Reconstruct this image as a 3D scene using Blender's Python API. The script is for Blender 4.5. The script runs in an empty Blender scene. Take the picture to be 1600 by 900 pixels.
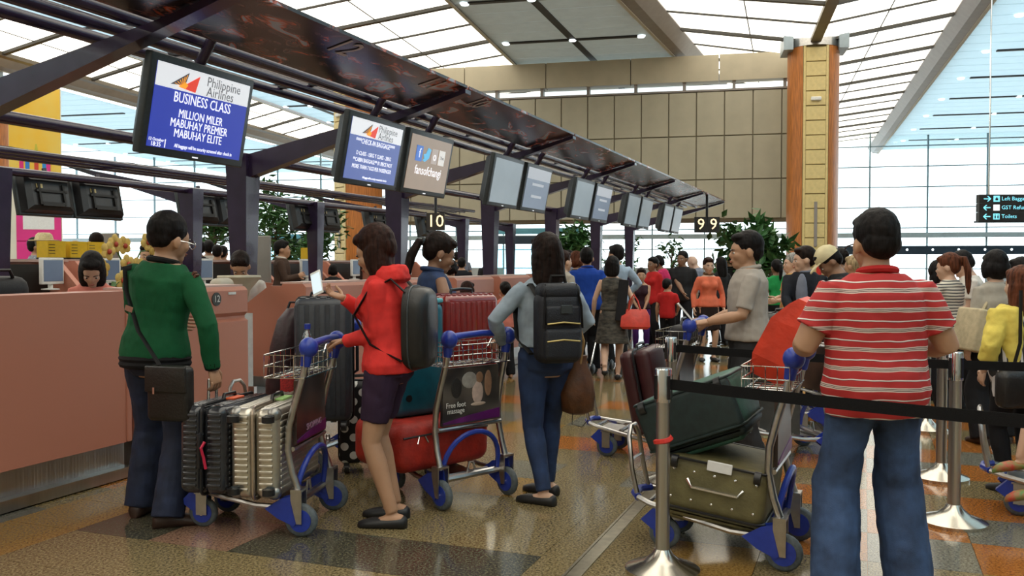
import bpy, bmesh, math, random
from math import sin, cos, pi, radians as R, atan2, sqrt
from mathutils import Vector as V, Matrix as M, Quaternion as Q
random.seed(7)
SC = bpy.context.scene
COL = SC.collection
# ---------------------------------------------------------------- camera, world, exposure
CAMH, F = 1.45, 1420.0
TILT = math.atan(40 / F)
cam_d = bpy.data.cameras.new('camera'); cam = bpy.data.objects.new('camera', cam_d); COL.objects.link(cam)
cam_d.sensor_width = 36; cam_d.lens = 36 * F / 1600; cam_d.clip_end = 400; cam_d.clip_start = .05
cam.location = (0, 0, CAMH); cam.rotation_euler = (pi / 2 - TILT, 0, 0)
SC.camera = cam
W = bpy.data.worlds.new('world'); SC.world = W; W.use_nodes = True
bg = W.node_tree.nodes['Background']; bg.inputs[0].default_value = (.86, .95, 1, 1); bg.inputs[1].default_value = 3.0
SC.view_settings.view_transform = 'Standard'; SC.view_settings.look = 'None'
SC.view_settings.exposure = 0.0; SC.view_settings.gamma = 1; SC.view_settings.use_curve_mapping = False
CEIL_E = 2.3          # strength of the back-lit ceiling panels
# ---------------------------------------------------------------- frames
ISL = R(90) - math.atan(550 / F)      # check-in island: local x along the row, local y away from the aisle
HALL = -R(13)                         # hall: local x to the right, local y away
def isl(s, t, z=0, rz=0): return M.Translation(V((s*cos(ISL) + t*sin(ISL), s*sin(ISL) - t*cos(ISL), z))) @ M.Rotation(ISL + rz, 4, 'Z')
def hall(w, v, z=0, rz=0): return M.Translation(V((w*cos(HALL) - v*sin(HALL), w*sin(HALL) + v*cos(HALL), z))) @ M.Rotation(HALL + rz, 4, 'Z')
def wld(x, y, z=0, rz=0): return M.Translation(V((x, y, z))) @ M.Rotation(rz, 4, 'Z')
def px(x, Y): return (x - 800) / F * Y      # world x of an image column at depth Y
# ---------------------------------------------------------------- materials
MATS = {}
def mat(name, col=(.5, .5, .5), rough=.5, metal=0., var=.12, vs=30., bump=0., bs=200., spec=.5, emit=None, es=1., stretch=None, coat=0., col2=None, sheen=0., detail=3):
    if name in MATS: return MATS[name]
    m = bpy.data.materials.new(name); m.use_nodes = True; nt = m.node_tree; N = nt.nodes; Lk = nt.links
    b = N['Principled BSDF']; b.inputs['Roughness'].default_value = rough; b.inputs['Metallic'].default_value = metal
    b.inputs['Specular IOR Level'].default_value = spec; b.inputs['Coat Weight'].default_value = coat; b.inputs['Sheen Weight'].default_value = sheen
    tc = N.new('ShaderNodeTexCoord'); src = tc.outputs['Object']
    if stretch:
        mp = N.new('ShaderNodeMapping'); mp.inputs['Scale'].default_value = stretch; Lk.new(src, mp.inputs[0]); src = mp.outputs[0]
    c2 = col2 or tuple(max(0, c*(1 - 2*var)) for c in col); c1 = col if col2 else tuple(min(1, c*(1 + var)) for c in col)
    if var or col2:
        nz = N.new('ShaderNodeTexNoise'); nz.inputs['Scale'].default_value = vs; nz.inputs['Detail'].default_value = detail; Lk.new(src, nz.inputs['Vector'])
        rp = N.new('ShaderNodeValToRGB'); rp.color_ramp.elements[0].position = .3; rp.color_ramp.elements[1].position = .7
        rp.color_ramp.elements[0].color = (*c2, 1); rp.color_ramp.elements[1].color = (*c1, 1)
        Lk.new(nz.outputs[0], rp.inputs[0]); Lk.new(rp.outputs[0], b.inputs['Base Color'])
    else: b.inputs['Base Color'].default_value = (*col, 1)
    if bump:
        n2 = N.new('ShaderNodeTexNoise'); n2.inputs['Scale'].default_value = bs; Lk.new(src, n2.inputs['Vector'])
        bp = N.new('ShaderNodeBump'); bp.inputs['Strength'].default_value = bump; bp.inputs['Distance'].default_value = .01
        Lk.new(n2.outputs[0], bp.inputs['Height']); Lk.new(bp.outputs[0], b.inputs['Normal'])
    if emit: b.inputs['Emission Color'].default_value = (*emit, 1); b.inputs['Emission Strength'].default_value = es
    MATS[name] = m; return m
def stripes(name, stops, period, axis=2, rough=.8, warp=.006, slope=0.):
    """bands of colour along one local axis: stops = [(pos, colour)...] constant ramp"""
    if name in MATS: return MATS[name]
    m = bpy.data.materials.new(name); m.use_nodes = True; nt = m.node_tree; N = nt.nodes; Lk = nt.links
    b = N['Principled BSDF']; b.inputs['Roughness'].default_value = rough
    tc = N.new('ShaderNodeTexCoord'); sp = N.new('ShaderNodeSeparateXYZ'); Lk.new(tc.outputs['Object'], sp.inputs[0])
    nz = N.new('ShaderNodeTexNoise'); nz.inputs['Scale'].default_value = 6; Lk.new(tc.outputs['Object'], nz.inputs['Vector'])
    a = N.new('ShaderNodeMath'); a.operation = 'MULTIPLY_ADD'; a.inputs[1].default_value = warp * 2; Lk.new(nz.outputs[0], a.inputs[0]); Lk.new(sp.outputs[axis], a.inputs[2])
    d = N.new('ShaderNodeMath'); d.operation = 'DIVIDE'; d.inputs[1].default_value = period; Lk.new(a.outputs[0], d.inputs[0])
    fr = N.new('ShaderNodeMath'); fr.operation = 'FRACT'; Lk.new(d.outputs[0], fr.inputs[0])
    rp = N.new('ShaderNodeValToRGB'); rp.color_ramp.interpolation = 'CONSTANT'; e = rp.color_ramp.elements
    while len(e) < len(stops): e.new(.5)
    for k, (p, c) in enumerate(stops): e[k].position = p; e[k].color = (*c, 1)
    Lk.new(fr.outputs[0], rp.inputs[0]); Lk.new(rp.outputs[0], b.inputs['Base Color']); MATS[name] = m; return m
def voro(name, c1, c2, scale, thr=.3, rough=.6, metric='EUCLIDEAN', rnd=0.):
    """round dots of c2 on c1"""
    if name in MATS: return MATS[name]
    m = bpy.data.materials.new(name); m.use_nodes = True; nt = m.node_tree; N = nt.nodes; Lk = nt.links
    b = N['Principled BSDF']; b.inputs['Roughness'].default_value = rough
    tc = N.new('ShaderNodeTexCoord'); mp = N.new('ShaderNodeMapping'); mp.inputs['Rotation'].default_value = (0, R(45), 0); mp.inputs['Scale'].default_value = (scale, 0, scale)
    Lk.new(tc.outputs['Object'], mp.inputs[0]); vo = N.new('ShaderNodeTexVoronoi'); vo.inputs['Scale'].default_value = 1; vo.inputs['Randomness'].default_value = rnd
    Lk.new(mp.outputs[0], vo.inputs['Vector']); rp = N.new('ShaderNodeValToRGB'); rp.color_ramp.interpolation = 'CONSTANT'
    rp.color_ramp.elements[0].color = (*c2, 1); rp.color_ramp.elements[1].position = thr; rp.color_ramp.elements[1].color = (*c1, 1)
    Lk.new(vo.outputs['Distance'], rp.inputs[0]); Lk.new(rp.outputs[0], b.inputs['Base Color']); MATS[name] = m; return m
def glass(name, tint=(.9, 1, 1), k=.12):
    if name in MATS: return MATS[name]
    m = bpy.data.materials.new(name); m.use_nodes = True; nt = m.node_tree; N = nt.nodes; Lk = nt.links
    N.remove(N['Principled BSDF']); o = N['Material Output']; tr = N.new('ShaderNodeBsdfTransparent'); tr.inputs[0].default_value = (*tint, 1)
    gl = N.new('ShaderNodeBsdfGlossy'); gl.inputs['Roughness'].default_value = .02; mx = N.new('ShaderNodeMixShader'); mx.inputs[0].default_value = k
    Lk.new(tr.outputs[0], mx.inputs[1]); Lk.new(gl.outputs[0], mx.inputs[2]); Lk.new(mx.outputs[0], o.inputs[0]); MATS[name] = m; return m
def granite(name, a, b2, c, rough=.12):
    if name in MATS: return MATS[name]
    m = bpy.data.materials.new(name); m.use_nodes = True; nt = m.node_tree; N = nt.nodes; Lk = nt.links
    b = N['Principled BSDF']; b.inputs['Roughness'].default_value = rough
    tc = N.new('ShaderNodeTexCoord'); vo = N.new('ShaderNodeTexNoise'); vo.inputs['Scale'].default_value = 75; vo.inputs['Detail'].default_value = 5; vo.inputs['Roughness'].default_value = .75
    Lk.new(tc.outputs['Object'], vo.inputs['Vector']); rp = N.new('ShaderNodeValToRGB'); e = rp.color_ramp.elements
    e[0].position = .36; e[0].color = (*c, 1); e[1].position = .62; e[1].color = (*b2, 1); k = e.new(.48); k.color = (*a, 1)
    Lk.new(vo.outputs[0], rp.inputs[0]); Lk.new(rp.outputs[0], b.inputs['Base Color']); MATS[name] = m; return m
# ---------------------------------------------------------------- mesh builder
def basis(d):
    d = d.normalized(); a = V((0, 0, 1)) if abs(d.z) < .9 else V((1, 0, 0))
    x = d.cross(a).normalized(); return x, d.cross(x).normalized()
class MB:
    def __init__(s): s.v = []; s.f = []
    def add(s, vs, fs):
        n = len(s.v); s.v += [tuple(p) for p in vs]; s.f += [tuple(i + n for i in q) for q in fs]; return s
    def box(s, c, d, rot=None):
        c = V(c); h = V(d) / 2; pts = [V((x*h.x, y*h.y, z*h.z)) for z in (-1, 1) for y in (-1, 1) for x in (-1, 1)]
        if rot is not None: pts = [rot @ p for p in pts]
        return s.add([c + p for p in pts], [(0, 2, 3, 1), (4, 5, 7, 6), (0, 1, 5, 4), (2, 6, 7, 3), (0, 4, 6, 2), (1, 3, 7, 5)])
    def loft(s, rings, cap=True, closed=False):
        n = len(rings[0]); vs = [p for r in rings for p in r]; fs = []; m = len(rings)
        for i in range(m if closed else m - 1):
            a, b = i*n, ((i + 1) % m)*n
            for j in range(n): k = (j + 1) % n; fs.append((a + j, a + k, b + k, b + j))
        if cap and not closed: fs.append(tuple(reversed(range(n)))); fs.append(tuple((m - 1)*n + j for j in range(n)))
        return s.add(vs, fs)
    def tube(s, pts, r, n=8, closed=False, flat=1.):
        pts = [V(p) for p in pts]; m = len(pts); rr = r if isinstance(r, (list, tuple)) else [r]*m; rings = []; x0 = None
        for i, p in enumerate(pts):
            a = pts[(i - 1) % m] if (i or closed) else p; b = pts[(i + 1) % m] if (i < m - 1 or closed) else p
            d = (b - a)
            if d.length < 1e-9: d = V((0, 0, 1))
            d.normalize()
            if x0 is None: x0 = basis(d)[0]
            x0 = (x0 - d*x0.dot(d)); x0 = x0.normalized() if x0.length > 1e-6 else basis(d)[0]
            y = d.cross(x0); rings.append([p + x0*(rr[i]*cos(2*pi*k/n)) + y*(rr[i]*flat*sin(2*pi*k/n)) for k in range(n)])
        return s.loft(rings, True, closed)
    def cyl(s, p, q, r, r2=None, n=12): return s.tube([p, q], [r, r if r2 is None else r2], n)
    def ell(s, c, r, n=12, m=8, rot=None):
        c = V(c); r = V(r) if not isinstance(r, (int, float)) else V((r, r, r)); vs = []; fs = []
        for i in range(1, m):
            a = pi*i/m
            for j in range(n):
                p = V((r.x*sin(a)*cos(2*pi*j/n), r.y*sin(a)*sin(2*pi*j/n), r.z*cos(a)))
                vs.append(c + (rot @ p if rot is not None else p))
        t = V((0, 0, r.z)); t = rot @ t if rot is not None else t
        vs += [c + t, c - t]; T, B = len(vs) - 2, len(vs) - 1
        for i in range(m - 2):
            for j in range(n): k = (j + 1) % n; fs.append((i*n + j, (i + 1)*n + j, (i + 1)*n + k, i*n + k))
        for j in range(n): k = (j + 1) % n; fs.append((T, j, k)); fs.append((B, (m - 2)*n + k, (m - 2)*n + j))
        return s.add(vs, fs)
    def prism(s, poly, a, b, axis=1):
        """poly in the two other axes, extruded from a to b along axis"""
        def mk(p, h): q = list(p); q.insert(axis, h); return V(q)
        return s.loft([[mk(p, a) for p in poly], [mk(p, b) for p in poly]])
    def lathe(s, prof, c=(0, 0, 0), n=24):
        c = V(c); return s.loft([[c + V((r*cos(2*pi*k/n), r*sin(2*pi*k/n), z)) for k in range(n)] for r, z in prof])
    def rbox(s, c, d, r, rot=None, n=3):
        """box with rounded edges (superellipse rings along z)"""
        c = V(c); hx, hy, hz = d[0]/2, d[1]/2, d[2]/2; r = min(r, hx*.99, hy*.99, hz*.99); rings = []
        def ring(ins, z):
            o = []; rr = max(r - ins, r*.15); ax, ay = hx - ins, hy - ins
            for q, (sx, sy) in enumerate(((1, 1), (-1, 1), (-1, -1), (1, -1))):
                for k in range(n + 1):
                    a = pi/2*(q + k/n); o.append(V((sx*(ax - rr) + rr*cos(a), sy*(ay - rr) + rr*sin(a), z)))
            return o
        prof = [(r*(1 - sin(pi/2*k/n)), -hz + r*(1 - cos(pi/2*k/n))) for k in range(n + 1)]
        for i, z in prof: rings.append(ring(i, z))
        for i, z in reversed(prof): rings.append(ring(i, -z))
        if rot is not None: rings = [[rot @ p for p in q] for q in rings]
        return s.loft([[c + p for p in q] for q in rings])
    def mesh(s, name):
        me = bpy.data.meshes.new(name); me.from_pydata(s.v, [], s.f)
        bm = bmesh.new(); bm.from_mesh(me); bmesh.ops.recalc_face_normals(bm, faces=bm.faces); bm.to_mesh(me); bm.free(); return me
    def build(s, name, m, parent=None, smooth=False, ang=40):
        me = s.mesh(name); me.materials.append(m); o = bpy.data.objects.new(name, me); COL.objects.link(o)
        if parent is not None: o.parent = parent
        if smooth:
            me.polygons.foreach_set('use_smooth', [True]*len(me.polygons))
            me.set_sharp_from_angle(angle=R(ang))
        return o
def tag(o, label, cat=None, group=None, kind=None):
    if label: o['label'] = label
    if cat: o['category'] = cat
    if group: o['group'] = group
    if kind: o['kind'] = kind
    return o
def thing(name, label, cat, mtx, group=None):
    o = bpy.data.objects.new(name, None); COL.objects.link(o); o.matrix_world = mtx; o.empty_display_size = .1
    return tag(o, label, cat, group)
def struct(o): o['kind'] = 'structure'; return o
def inst(src, name, parent, loc=(0, 0, 0), rot=(0, 0, 0), m=None):
    o = bpy.data.objects.new(name, src.data); COL.objects.link(o); o.parent = parent; o.location = loc; o.rotation_euler = rot; return o
def copy_tree(o, parent=None):
    c = o.copy(); COL.objects.link(c); c.parent = parent
    for ch in list(o.children): copy_tree(ch, c)
    return c
def text(s, size, m, parent, mtx, name='lettering', ax='CENTER', ext=.0008, sx=1.):
    cu = bpy.data.curves.new(name, 'FONT'); cu.body = s; cu.size = size; cu.align_x = ax; cu.align_y = 'CENTER'; cu.extrude = ext; cu.resolution_u = 2
    t = bpy.data.objects.new(name, cu); COL.objects.link(t); dg = bpy.context.evaluated_depsgraph_get()
    me = bpy.data.meshes.new_from_object(t.evaluated_get(dg)); bpy.data.objects.remove(t); bpy.data.curves.remove(cu)
    me.materials.clear(); me.materials.append(m); o = bpy.data.objects.new(name, me); COL.objects.link(o); o.parent = parent
    o.matrix_local = mtx @ M.Diagonal((sx, 1, 1, 1)); return o
FRONT = M.Rotation(pi/2, 4, 'X')       # text lying in xz, facing -y
# common materials
steel = mat('brushed_steel', (.55, .54, .52), .28, 1, .08, 8, .15, 60, stretch=(1, 1, .02))
chrome = mat('chrome', (.75, .75, .75), .12, 1, 0)
alu = mat('trolley_metal', (.5, .48, .46), .3, 1, .08, 20)
pink = mat('pink_laminate', (.52, .205, .135), .38, 0, .05, 400, .03, 300)
purple = mat('purple_paint', (.024, .015, .042), .25, 0, .1, 6, coat=.15)
black = mat('black_plastic', (.012, .012, .014), .35, 0, .1, 40)
dgrey = mat('dark_grey_plastic', (.035, .045, .05), .4, 0, .1, 40)
white = mat('white_plastic', (.75, .75, .72), .4, 0, .05, 20)
blue = mat('blue_plastic', (.02, .045, .33), .3, 0, .08, 30)
rubber = mat('grey_rubber', (.10, .12, .13), .7, 0, .15, 60)
beltm = mat('black_webbing', (.006, .006, .007), .75, 0, .2, 200, .2, 500, spec=.2)
wood = mat('orange_wood', (.50, .17, .035), .4, 0, .22, 6, stretch=(6, 6, .4))
cream = mat('cream_tile', (.70, .55, .24), .4, 0, .05, 10)
greyp = mat('grey_panel', (.25, .225, .19), .45, 0, .04, 5)
yellow = mat('yellow_card', (.75, .5, .01), .5, 0, .04, 20)
paper = mat('white_paper', (.8, .8, .8), .6, 0, .03, 20)
# ================================================================ hall shell
WC, PW, LW, GW = 2.69, 14.7, 3.7, .75       # column line, bay width, half width of a lit vault, gutter width
tan = granite('granite_tan', (.17, .128, .058), (.31, .25, .14), (.05, .04, .02))
dark = granite('granite_dark', (.055, .05, .035), (.15, .14, .09), (.015, .015, .015))
orange = granite('granite_orange', (.30, .10, .02), (.42, .18, .045), (.14, .05, .015))
ochre = granite('granite_ochre', (.26, .145, .035), (.36, .23, .08), (.12, .07, .02))
rose = granite('granite_rose', (.22, .12, .08), (.33, .22, .15), (.08, .05, .04))
grey = granite('granite_grey', (.13, .125, .10), (.24, .23, .18), (.05, .05, .04))
def far_floor():
    m = bpy.data.materials.new('granite_bands'); m.use_nodes = True; nt = m.node_tree; N = nt.nodes; Lk = nt.links
    b = N['Principled BSDF']; b.inputs['Roughness'].default_value = .12
    tc = N.new('ShaderNodeTexCoord'); mp = N.new('ShaderNodeMapping'); mp.inputs['Rotation'].default_value = (0, 0, -ISL); Lk.new(tc.outputs['Object'], mp.inputs[0])
    sp = N.new('ShaderNodeSeparateXYZ'); Lk.new(mp.outputs[0], sp.inputs[0])
    d = N.new('ShaderNodeMath'); d.operation = 'DIVIDE'; d.inputs[1].default_value = 2; Lk.new(sp.outputs[0], d.inputs[0])
    f = N.new('ShaderNodeMath'); f.operation = 'FRACT'; Lk.new(d.outputs[0], f.inputs[0])
    rp = N.new('ShaderNodeValToRGB'); rp.color_ramp.interpolation = 'CONSTANT'; e = rp.color_ramp.elements
    cs = [(0, (.22, .165, .075)), (.25, (.36, .15, .04)), (.5, (.24, .18, .09)), (.75, (.13, .125, .10))]
    while len(e) < 4: e.new(.5)
    for k, (p, c) in enumerate(cs): e[k].position = p; e[k].color = (*c, 1)
    nz = N.new('ShaderNodeTexNoise'); nz.inputs['Scale'].default_value = 75; nz.inputs['Detail'].default_value = 5; Lk.new(tc.outputs['Object'], nz.inputs['Vector'])
    mr = N.new('ShaderNodeMapRange'); mr.inputs[1].default_value = .35; mr.inputs[2].default_value = .65; mr.inputs[3].default_value = .45; mr.inputs[4].default_value = 1.3
    Lk.new(nz.outputs[0], mr.inputs[0]); mx = N.new('ShaderNodeMix'); mx.data_type = 'RGBA'; mx.blend_type = 'MULTIPLY'; mx.inputs[0].default_value = 1
    Lk.new(f.outputs[0], rp.inputs[0]); Lk.new(rp.outputs[0], mx.inputs[6]); Lk.new(mr.outputs[0], mx.inputs[7]); Lk.new(mx.outputs[2], b.inputs['Base Color']); return m
fl = MB().box((0, 20, -.06), (150, 110, .1)).build('floor', far_floor()); struct(fl)
# granite tiles near the camera: shared meshes, one object each
TS = .5
protos = {}
def tile_color(s, t):
    if t < -4.2: return ochre
    if t < -3.72: return orange
    if 3.7 <= s < 4.2 and t < -1.3: return rose if -3.5 < t < -3.1 else dark
    i = int(math.floor(s / TS)); j = int(math.floor(t / TS))
    if t > -1.2:
        r = (i + (j % 2 == 0)) % 4
        return [tan, orange, grey, orange][r] if s > 4.6 else (tan if (i + j) % 3 else ochre)
    if s < 5.2: return tan
    r = i % 4
    if r == 1: return orange if (j % 3) else tan
    if r == 3: return grey if j % 2 else tan
    return ochre if (i*7 + j*3) % 5 == 0 else tan
for i in range(5, 22):
    for j in range(-9, 6):
        s, t = i*TS - .3 + .25, j*TS + .03 + .25
        m = tile_color(s, t); w = TS - .003
        if m.name not in protos: protos[m.name] = MB().prism([(-w/2, -w/2), (w/2, -w/2), (w/2, w/2), (-w/2, w/2)], -.009, 0, 2).build('tile', m, fl); o = protos[m.name]
        else: o = bpy.data.objects.new('tile', protos[m.name].data); COL.objects.link(o); o.parent = fl
        o.matrix_local = isl(s, t, 0)
st = MB().prism([(-10, -.0425), (25, -.0425), (25, -.03), (-10, -.03)], .0, .006, 2).prism([(-10, .03), (25, .03), (25, .0425), (-10, .0425)], .0, .006, 2).prism([(-10, -.028), (25, -.028), (25, .028), (-10, .028)], .0, .003, 2).build('trim_1', mat('floor_strip_metal', (.55, .5, .38), .3, 1, .1, 20)); st.matrix_world = isl(0, -1.243, 0.001); struct(st)
# ceiling: lit vaults along column lines, gutters, flat louvre fields
lum = mat('backlit_panel', (.9, .88, .8), .6, 0, 0, emit=(1, .97, .86), es=CEIL_E)
mull = mat('ceiling_mullion', (.05, .045, .035), .5, 0, 0)
louv = mat('ceiling_louvre', (.62, .66, .67), .6, 0, .04, 3)
def brighten_from_above(m, tint, k):  # added translucency: world light from above brightens and tints the louvres
    nt = m.node_tree; N = nt.nodes; Lk = nt.links; tr = N.new('ShaderNodeBsdfTranslucent'); tr.inputs[0].default_value = (*tint, 1)
    mx = N.new('ShaderNodeMixShader'); mx.inputs[0].default_value = k; Lk.new(N['Principled BSDF'].outputs[0], mx.inputs[1]); Lk.new(tr.outputs[0], mx.inputs[2]); Lk.new(mx.outputs[0], N['Material Output'].inputs[0])
brighten_from_above(louv, (.80, .84, .80), .22)
louv_lit = mat('ceiling_louvre_lit_copy', (.55, .68, .72), .6, 0, .04, 3); brighten_from_above(louv_lit, (.82, .93, .97), .55)  # bluer, brighter louvre copy for outer fields, facade light put into the material
gut = mat('gutter_grey', (.27, .24, .22), .4, 0, .05, 4)
trk = mat('ceiling_track', (.015, .015, .015), .5, 0, 0)
spotm = mat('downlight', (1, 1, 1), .4, 0, 0, emit=(.85, .97, 1), es=2)
ZV, ZE, ZL = 8.15, 8.75, 8.45
ce = thing('ceiling', None, None, hall(0, 0, 0)); struct(ce)
V0, V1, DV = -13., 62., 4.2
ln = lambda w0, v0, sl, lo=6, hi=70: (lambda v: w0 + sl*(min(max(v, lo), hi) - v0))
EB, EA = ln(-2.67, 24.5, .155, 12, 40), ln(7.0, 26.8, .075)
VAULTS = [(EB, ln(WC, 0, 0), EA, .7, .6), (ln(-16.3, 0, 0), ln(-12, 0, 0), ln(-7.15, 0, 0), .3, .12), (ln(-25.5, 0, 0), ln(-22.5, 0, 0), ln(-19.5, 0, 0), .9, .3)]
FIELDS = [(ln(-7.15, 0, 0), EB), (ln(-19.3, 0, 0), ln(-16.5, 0, 0)), (ln(-38, 0, 0), ln(-26.4, 0, 0)), (EA, ln(24, 0, 0))]
trimm = mat('ceiling_trim', (.62, .60, .52), .5, 0, 0); vbm = mat('valley_bronze', (.13, .10, .06), .45, 0, .05, 4)
def slab(f0, f1, va, vb, z0, z1, th):
    return MB().loft([[V((f0(v), v, z0)), V((f1(v), v, z1)), V((f1(v), v, z1 + th)), V((f0(v), v, z0 + th))] for v in (va, vb)])
for (f0, fc, f1, g0, g1) in VAULTS:
    e0, e1 = (lambda v, f0=f0, g0=g0: f0(v) + g0), (lambda v, f1=f1, g1=g1: f1(v) - g1)
    n = int((V1 - V0)/DV)
    for k in range(n):
        va = V0 + k*DV
        for fe in (e0, e1):
            s_ = 1 if fe is e1 else -1
            fi = lambda v: fc(v) + s_*.12
            fm = lambda v: fi(v) + (fe(v) - fi(v))*.46
            zm = ZV + (ZE - ZV)*.46
            for q in (0, 1):
                x0, x1 = va + q*DV/2 + .03, va + (q + 1)*DV/2 - .03
                slab(fi, fm, x0, x1, ZV, zm, .05).build('light_panel', lum, ce); slab(fm, fe, x0, x1, zm, ZE, .05).build('light_panel', lum, ce)
            mm = slab(fi, fe, va - .085, va + .085, ZV - .09, ZE - .09, .15); mm.v += []
            m2 = slab(fi, fe, va + DV/2 - .04, va + DV/2 + .04, ZV - .045, ZE - .045, .1); mm.add(m2.v, m2.f)
            m3 = slab(lambda v: fm(v) - .015, lambda v: fm(v) + .015, va, va + DV, zm - .015, zm - .015, .05); mm.add(m3.v, m3.f)
            mm.build('mullion', mull, ce)
    for f, g, s_ in ((f0, g0, 1), (f1, g1, -1)):
        rr = [[V((f(v) + s_*g, v, ZE + .1)), V((f(v) + s_*g, v, ZE - .04)), V((f(v) + s_*g*.5, v, ZL - .02)), V((f(v), v, ZL - .06)), V((f(v) - s_*.05, v, ZL - .06)), V((f(v) - s_*.05, v, ZE + .1))] for v in (V0, 12, 20, 40, V1)]
        MB().loft(rr).build('gutter', gut, ce); MB().loft([[V((f(v) - s_*.06, v, ZL - .075)), V((f(v) + s_*.04, v, ZL - .075)), V((f(v) + s_*.04, v, ZL - .055)), V((f(v) - s_*.06, v, ZL - .055))] for v in (V0, 12, 20, 40, V1)]).build('edge_trim', trimm, ce)
    MB().loft([[V((fc(v) + x, v, z)) for x, z in ((-.15, ZV - .12), (.15, ZV - .12), (.15, ZV + .06), (-.15, ZV + .06))] for v in (V0, V1)]).build('valley_beam', vbm, ce)
DF = 4.6
for fi_, (f0, f1) in enumerate(FIELDS):
    k = 0; va = V0
    while va < (V1 if fi_ != 3 else 57):
        for q in range(4): slab(f0, f1, va + q*DF/4 + .012, va + (q + 1)*DF/4 - .012, ZL, ZL, .05).build('louvre_panel', louv if fi_ == 0 else louv_lit, ce)
        c_ = lambda v: (f0(v) + f1(v))/2
        w_ = f1(va) - f0(va); t = MB(); d = MB()
        if w_ < 9:
            m3 = slab(lambda v: c_(v) - .11, lambda v: c_(v) + .11, va, va + DF, ZL - .03, ZL - .03, .03); t.add(m3.v, m3.f); us = (.08, .5, .92)
        else: us = (.06, .25, .5)
        t.box(((f0(va)*.5 + f1(va)*.5), va, ZL - .02), (w_*.84, .17, .05))
        for u in us: d.lathe([(.10, ZL - .07), (.14, ZL - .02), (.1, ZL - .02)], (f0(va) + w_*u, va, 0), 12)
        t.build('track', trk, ce); d.build('downlight', spotm, ce); va += DF
# unseen back and side walls, added to keep outside light off the foreground
wb = MB().box((0, -14.2, 4.5), (110, .3, 9.2)).build('wall_back_unseen', mat('beige_wall', (.42, .38, .3), .6, 0, .04, 3)); wb.matrix_world = hall(0, 0); struct(wb)
wr = MB().box((24, 10, 4.5), (.3, 48, 9.2)).build('wall_right_unseen', MATS['beige_wall']); wr.matrix_world = hall(0, 0); struct(wr)
wl = MB().box((-48, 10, 4.5), (.3, 48, 9.2)).build('wall_left_unseen', MATS['beige_wall']); wl.matrix_world = hall(0, 0); struct(wl)
# panelled wall box between two columns
wf = thing('wall_far', None, None, hall(0, 31, 0)); struct(wf)
XA, XB = WC - PW + .2, WC + .1
MB().box(((XA + XB)/2, 1.6, 5.05), (XB - XA, 3, 4.3)).build('core', mat('wall_core', (.24, .215, .15), .7, 0, 0), wf)
pnm = mat('wall_panel_beige', (.42, .385, .285), .5, 0, .05, 1.5)
n = 16; pw = (XB - XA)/n; zs = [2.9, 4.2, 5.65, 7.12]
pp = {}
for k in range(n):
    for q in range(3):
        if q not in pp: pp[q] = MB().rbox((0, .07, (zs[q] + zs[q + 1])/2), (pw - .035, .06, zs[q + 1] - zs[q] - .035), .008, n=1).build('panel', pnm, wf); o = pp[q]
        else: o = inst(pp[q], 'panel', wf)
        o.location = (XA + pw*(k + .5), 0, 0)
MB().box(((XA + XB)/2, .1, 7.16), (XB - XA, .16, .06)).build('ledge', gut, wf)
bandm = mat('band_beige', (.48, .42, .30), .5, 0, .04, 2)
for k in range(5):
    o = MB().box((XA + (XB - XA)*(k + .5)/5, .3, 7.9), ((XB - XA)/5 - .03, .5, .86)).build('band_panel', bandm, wf)
for k in range(9): MB().box((XA + (XB - XA)*(k + .5)/9, .3, 7.33), (.1, .3, .32)).build('bracket', gut, wf)
MB().box(((XA + XB)/2, .95, 7.33), (XB - XA, .05, .34)).build('light_strip', mat('cove_light', (.9, .9, .9), .5, 0, 0, emit=(.8, .95, 1), es=1.3), wf)
# glass facade
fa = thing('window_1', None, None, hall(0, 54, 0)); struct(fa)
gm = glass('clear_glass', (.97, 1, 1), .06); mm = mat('mullion_blue', (.16, .24, .27), .4, .3, .05, 5)
GX0, GW2, GH = -46., 3.0, 1.13
gp = MB().box((0, 0, 0), (GW2 - .06, .02, GH - .06)).build('pane', gm, fa); first = True
for i in range(24):
    for j in range(7):
        o = gp if first else inst(gp, 'pane', fa); first = False
        o.location = (GX0 + GW2*(i + .5), 0, 1.1 + GH*(j + .5))
vm = None
for i in range(25):
    if vm is None: vm = MB().box((0, .0, 4.3), (.075, .14, 8.6)).build('mullion', mm, fa); o = vm
    else: o = inst(vm, 'mullion', fa)
    o.location = (GX0 + GW2*i, 0, 0)
for j in range(8): MB().box((GX0 + GW2*12, -.02, 1.1 + GH*j), (GW2*24, .1, .055)).build('transom', mm, fa)
MB().box((GX0 + GW2*12, -.2, 2.95), (GW2*24, .5, .26)).build('transom_beam', mat('beam_pale', (.30, .36, .37), .5, 0, .05, 3), fa)
for (a, b) in ((-46, -29.5), (-25.5, -13), (-5.5, 8), (14, 26)): MB().box(((a + b)/2, 0, .55), (b - a, .2, 1.1)).build('sill_wall', mat('sill_grey', (.35, .36, .35), .6, 0, .05, 3), fa)
# pale outdoor apron beyond the glass
og = MB().box((-10, 80, -.08), (160, 46, .1)).build('ground_outside', mat('outdoor_paving', (.6, .6, .58), .8, 0, .05, 1)); og.matrix_world = hall(0, 0, -.02); struct(og)
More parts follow.
